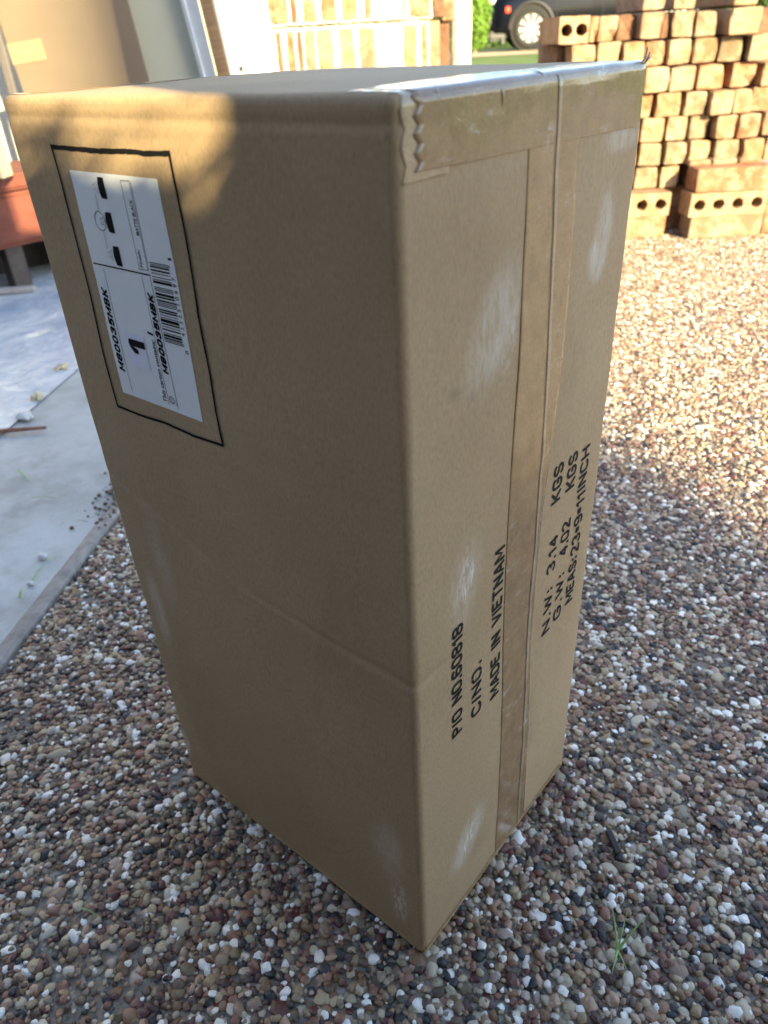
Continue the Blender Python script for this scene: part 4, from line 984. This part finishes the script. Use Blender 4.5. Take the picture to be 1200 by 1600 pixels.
def build_car():
    root = empty('parked_car', rd(2.80, DC, ZC), YAW - R(4))
    tag(root, 'black sport utility car with bright multi-spoke wheels parked beyond the brick stack', 'car')
    paint = mat_flat('black_paint', (.002, .003, .006), .25, .2, .1); paint.node_tree.nodes['Principled BSDF'].inputs['Coat Weight'].default_value = .08
    trim = mat_flat('dark_trim', (.010, .010, .012), .5, .4, .1); silver = mat_flat('silver_trim', (.07, .07, .07), .5, .4, .1)
    rub = mat_flat('tyre_rubber', (.018, .018, .018), .8, .2, .1); alloy = mat_flat('bright_alloy', (.38, .38, .38), .28, .6, .03, 20, 0, 1, 1, .35)
    dish = mat_flat('wheel_dish', (.10, .10, .10), .5, .5, .1)
    glass = mat_flat('tinted_glass', (.01, .012, .014), .05, .8, .1); redl = Mat('red_reflector', (.85, .05, .01), .3, .6); redl.b.inputs['Coat Weight'].default_value = .5
    # local axes: x towards the tail, y away from the camera, z up; near flank y = 0, far flank y = 1.95
    secs = [(-.02, .42, .78, .42, .62), (.06, .30, .92, .20, .80), (.22, .26, 1.02, .08, .90), (.55, .24, 1.08, .02, .96), (1.0, .26, 1.12, .0, 1.0), (1.5, .26, 1.15, .0, 1.02), (2.2, .27, 1.17, .0, 1.03), (3.4, .27, 1.17, .0, 1.03), (4.4, .28, 1.16, .01, 1.0), (4.85, .32, 1.12, .06, .95), (4.98, .45, 1.0, .18, .85)]
    bm = bmesh.new(); prev = None; n = 28
    for x, z0, z1, yi, _ in secs:
        ring = []; cy = .975; hw = .975 - yi; cz = (z0 + z1) / 2; hh = (z1 - z0) / 2
        for i in range(n):
            a = 2 * math.pi * i / n; e = .38
            c, s_ = math.cos(a), math.sin(a)
            ring.append(bm.verts.new((x, cy + hw * math.copysign(abs(c) ** e, c), cz + hh * math.copysign(abs(s_) ** e, s_))))
        if prev:
            for i in range(n): bm.faces.new((prev[i], prev[(i + 1) % n], ring[(i + 1) % n], ring[i]))
        else: bm.faces.new(ring)
        prev = ring
    bm.faces.new(prev); from_bm('body', bm, paint, root, smooth=True)
    bm = bmesh.new(); prev = None
    for x, z1, ins in ((1.25, 1.12, .10), (1.9, 1.60, .20), (2.3, 1.74, .24), (3.6, 1.76, .24), (4.5, 1.68, .24), (4.88, 1.12, .12)):
        ring = [bm.verts.new(p) for p in ((x, ins * .5, 1.10), (x, ins, z1), (x, 1.95 - ins, z1), (x, 1.95 - ins * .5, 1.10))]
        if prev:
            for i in range(4): bm.faces.new((prev[i], prev[(i + 1) % 4], ring[(i + 1) % 4], ring[i]))
        else: bm.faces.new(ring)
        prev = ring
    bm.faces.new(prev); bmesh.ops.bevel(bm, geom=bm.edges[:], offset=.05, segments=2, affect='EDGES'); from_bm('cabin', bm, paint, root, smooth=True)
    for a, b in ((1.95, 2.85), (2.93, 3.75), (3.83, 4.45)):
        f_ = from_py('side_window', [(a, .115, 1.2), (b, .115, 1.2), (b - .02, .195, 1.62), (a + (.12 if a < 2 else .02), .195, 1.62)], [(0, 1, 2, 3)], glass, root); f_.modifiers.new('t', 'SOLIDIFY').thickness = .01
    for xw in (.96, 3.98):
        for yw, sg in ((.0, 1), (1.95, -1)):
            wh = bpy.data.objects.new('wheel', None); COL.objects.link(wh); wh.parent = root; wh.location = (xw, yw, .40); wh['label'] = 'wheel'
            del wh['label']
            bm = bmesh.new(); prof = [(.270, -.02), (.30, -.035), (.345, -.04), (.385, -.02), (.40, .02), (.40, .20), (.38, .24), (.28, .24)]; prev = None; rings_ = []
            for i in range(40):
                a = 2 * math.pi * i / 40; rings_.append([bm.verts.new((r_ * math.cos(a), y_ * sg, r_ * math.sin(a))) for r_, y_ in prof])
            for i in range(40):
                j = (i + 1) % 40
                for k in range(len(prof) - 1): bm.faces.new((rings_[i][k], rings_[j][k], rings_[j][k + 1], rings_[i][k + 1]))
            from_bm('tyre', bm, rub, wh, smooth=True)
            bm = bmesh.new(); rings_ = []; prof = [(.272, -.018), (.262, -.024), (.25, .0), (.245, .12), (.0001, .14)]
            for i in range(40):
                a = 2 * math.pi * i / 40; rings_.append([bm.verts.new((r_ * math.cos(a), y_ * sg, r_ * math.sin(a))) for r_, y_ in prof])
            for i in range(40):
                j = (i + 1) % 40
                for k in range(len(prof) - 1): bm.faces.new((rings_[i][k], rings_[j][k], rings_[j][k + 1], rings_[i][k + 1]))
            from_bm('rim', bm, dish, wh, smooth=True)
            for q in range(10):
                a = 2 * math.pi * q / 10 + .1; bm = bmesh.new(); ca, sa = math.cos(a), math.sin(a)
                P_ = []
                for r_, w_, y_ in ((.05, .014, -.005), (.15, .022, -.012), (.255, .048, -.016)):
                    for ww, yy in ((-w_, y_), (w_, y_), (w_, y_ + .03), (-w_, y_ + .03)): P_.append(bm.verts.new((r_ * ca - ww * sa, yy * sg, r_ * sa + ww * ca)))
                for s0 in (0, 4):
                    for k in range(4): bm.faces.new((P_[s0 + k], P_[s0 + (k + 1) % 4], P_[s0 + 4 + (k + 1) % 4], P_[s0 + 4 + k]))
                bm.faces.new(P_[:4]); bm.faces.new(P_[8:]); from_bm('spoke', bm, alloy, wh)
            bm = bmesh.new(); tube(bm, (0, -.026 * sg, 0), (0, .03 * sg, 0), .062, n=20); from_bm('hub_cap', bm, alloy, wh)
        # wheel arch lip
        bm = bmesh.new(); L = []
        for i in range(25):
            a = math.pi * i / 24 - .0; L.append([bm.verts.new((xw + r_ * math.cos(a), y_, .40 + r_ * math.sin(a))) for r_, y_ in ((.43, .06), (.43, -.028), (.50, -.03), (.515, .03))])
        for i in range(24):
            for k in range(3): bm.faces.new((L[i][k], L[i + 1][k], L[i + 1][k + 1], L[i][k + 1]))
        from_bm('arch_trim', bm, trim, root, smooth=True)
        bm = bmesh.new(); vs_ = [bm.verts.new((xw + .44 * math.cos(2 * math.pi * i / 32), .0 , .40 + .44 * math.sin(2 * math.pi * i / 32))) for i in range(32)]; bm.faces.new(vs_)
        e = bmesh.ops.extrude_face_region(bm, geom=bm.faces[:]); bmesh.ops.translate(bm, verts=[x for x in e['geom'] if isinstance(x, bmesh.types.BMVert)], vec=(0, .35, 0))
        o_ = from_bm('wheel_well', bm, blk, root); o_.location.y = -.005
    box_obj('side_marker', (.40, -.004, .70), (.50, .03, .81), redl.m, root, .02)
    box_obj('skid_plate', (.05, .12, .20), (.46, 1.8, .38), silver, root, .05, seg=3)
    box_obj('tow_point', (.33, .06, .12), (.40, .13, .26), silver, root, .02, seg=2)
    box_obj('fog_lamp', (.04, .13, .50), (.11, .20, .60), silver, root, .02, seg=2)
    box_obj('bumper_trim', (-.06, .26, .40), (.02, .34, 1.02), silver, root, .02, seg=2)
    box_obj('headlight', (.02, .16, .84), (.22, .36, .98), mat_flat('headlight_glass', (.5, .52, .55), .1, .8, .1), root, .03, seg=2)
    box_obj('grille', (-.05, .50, .50), (-.01, 1.45, .92), silver, root, .02, seg=2)
    box_obj('sill', (1.5, .02, .26), (3.45, .2, .36), trim, root, .02)
    for a in (1.48, 2.45, 3.42): box_obj('door_gap', (a, -.0015, .42), (a + .008, .01, 1.12), blk, root)
build_car()

# ------------------------------------------------------------------ added light blockers, unseen behind the camera, shaped for the shadows
U = Vector((-SH.y, SH.x, 0))           # across the sun's direction; carton front corner is at u = 0
def us(u, t, z=0): return SH * t + U * u + Vector((0, 0, z))
UY = math.atan2(U.y, U.x)
pil = empty('pillar_blocker', us(.49, 1.0, 0), UY); tag(pil, 'added tall pillar behind the viewer shading the middle of the leaning boards', 'shade_pillar')  # upright added to keep sun off the middle boards
box_obj('shaft', (-.13, .0, .0), (.13, .26, 3.2), wren, pil, .01)
gw = empty('wall_blocker', us(.16, .98, 0), UY); tag(gw, 'added short wall-shaped blocker behind the viewer casting the broad shade on the carton', 'wall')  # added block keeps sun off most of the carton
box_obj('wall_face', (-.197, .0, .0), (.21, .16, 1.36), wren, gw, .006)
box_obj('shadow_edge_strip', (-.205, -.01, 1.0), (-.196, .17, 1.38), wren, gw, .003)  # side strip added to notch the shadow edge
hw = empty('house_blocker', us(0, 30, 0), UY); tag(hw, 'added unseen house behind the viewer whose corner shades the near driveway', 'house_blocker')  # slim distant tower added for a soft shadow edge on the driveway
box_obj('wall', (.30, 0, -.2), (.74, 9, 14.5), wren, hw)
lh = empty('hedge_blocker', us(-2.2, 1.15, 0), UY); tag(lh, 'added hedge-shaped blocker behind the viewer whose top edge shadow falls on the carton', 'hedge')  # added leafy blocker; its sloped top shapes the carton's sun patch
def hedge_blocker_pt(g):
    x = g.uniform(-3.6, 2.26) if g.random() < .7 else g.uniform(2.0, 2.26); z = g.uniform(0, 1.0); top = (1.087 - .96 * (x - 2.09) if x > 2.094 else 1.19) + .010 * noise.noise(Vector((x * 9, 0, 0))) + .012 * noise.noise(Vector((x * 25, 3, 0)))
    if x > 1.2: pass
    return Vector((x, g.uniform(-.10, .10), min(z * top, top)))
foliage('foliage', hedge_blocker_pt, 26000, .013, leaf_mat('hedge_blocker_leaf', (.05, .09, .02), (.09, .15, .04)), lh, 8)
bm = bmesh.new(); bm_box(bm, (-3.6, -.06, 0), (2.089, .06, 1.17))
for q in range(12): bm_box(bm, (2.0895 + .0125 * q, -.05, 0), (2.1018 + .0125 * q, .05, 1.070 - .96 * .0125 * (q + .5) + .008 * noise.noise(Vector((q * .9, 4, 0)))))  # stepped solid core gives the added blocker its shadow edge
bm_box(bm, (2.24, -.05, 0), (2.262, .05, .93))
from_bm('branches', bm, mat_flat('hedge_blocker_core', (.05, .04, .025), .9, .1), lh)
gb = empty('sky_blocker', (-1.3, -1.55, 0)); tag(gb, 'added dark timber blocker wall behind the viewer on the left', 'wall')  # added to keep sky light off the carton's broad side
gm = mat_wood('dark_cladding', (.13, .10, .075), (.20, .155, .11), (3, 3, 60))
for q in range(14): box_obj('plank', (-2.6, -.02 - .004 * (q % 2), .002 + .19 * q), (2.5, .0, .185 + .19 * q), gm, gb, .003)
pn = empty('slat_blocker', us(-2.05, 1.32, 0), UY); tag(pn, 'added raised screen behind the viewer, shading the slab and the bench', 'shade_screen')  # added to stop sun leaking past the carton onto the slab
for q in range(9): box_obj('slat', (-2.0, -.012 - .006 * (q % 2), 1.202 + .15 * q), (2.015, .012, 1.356 + .15 * q), gm, pn, .002)
for x in (-1.9, -.6, .7): box_obj('post', (x, .013, 0), (x + .07, .08, 2.5), gm, pn, .004)
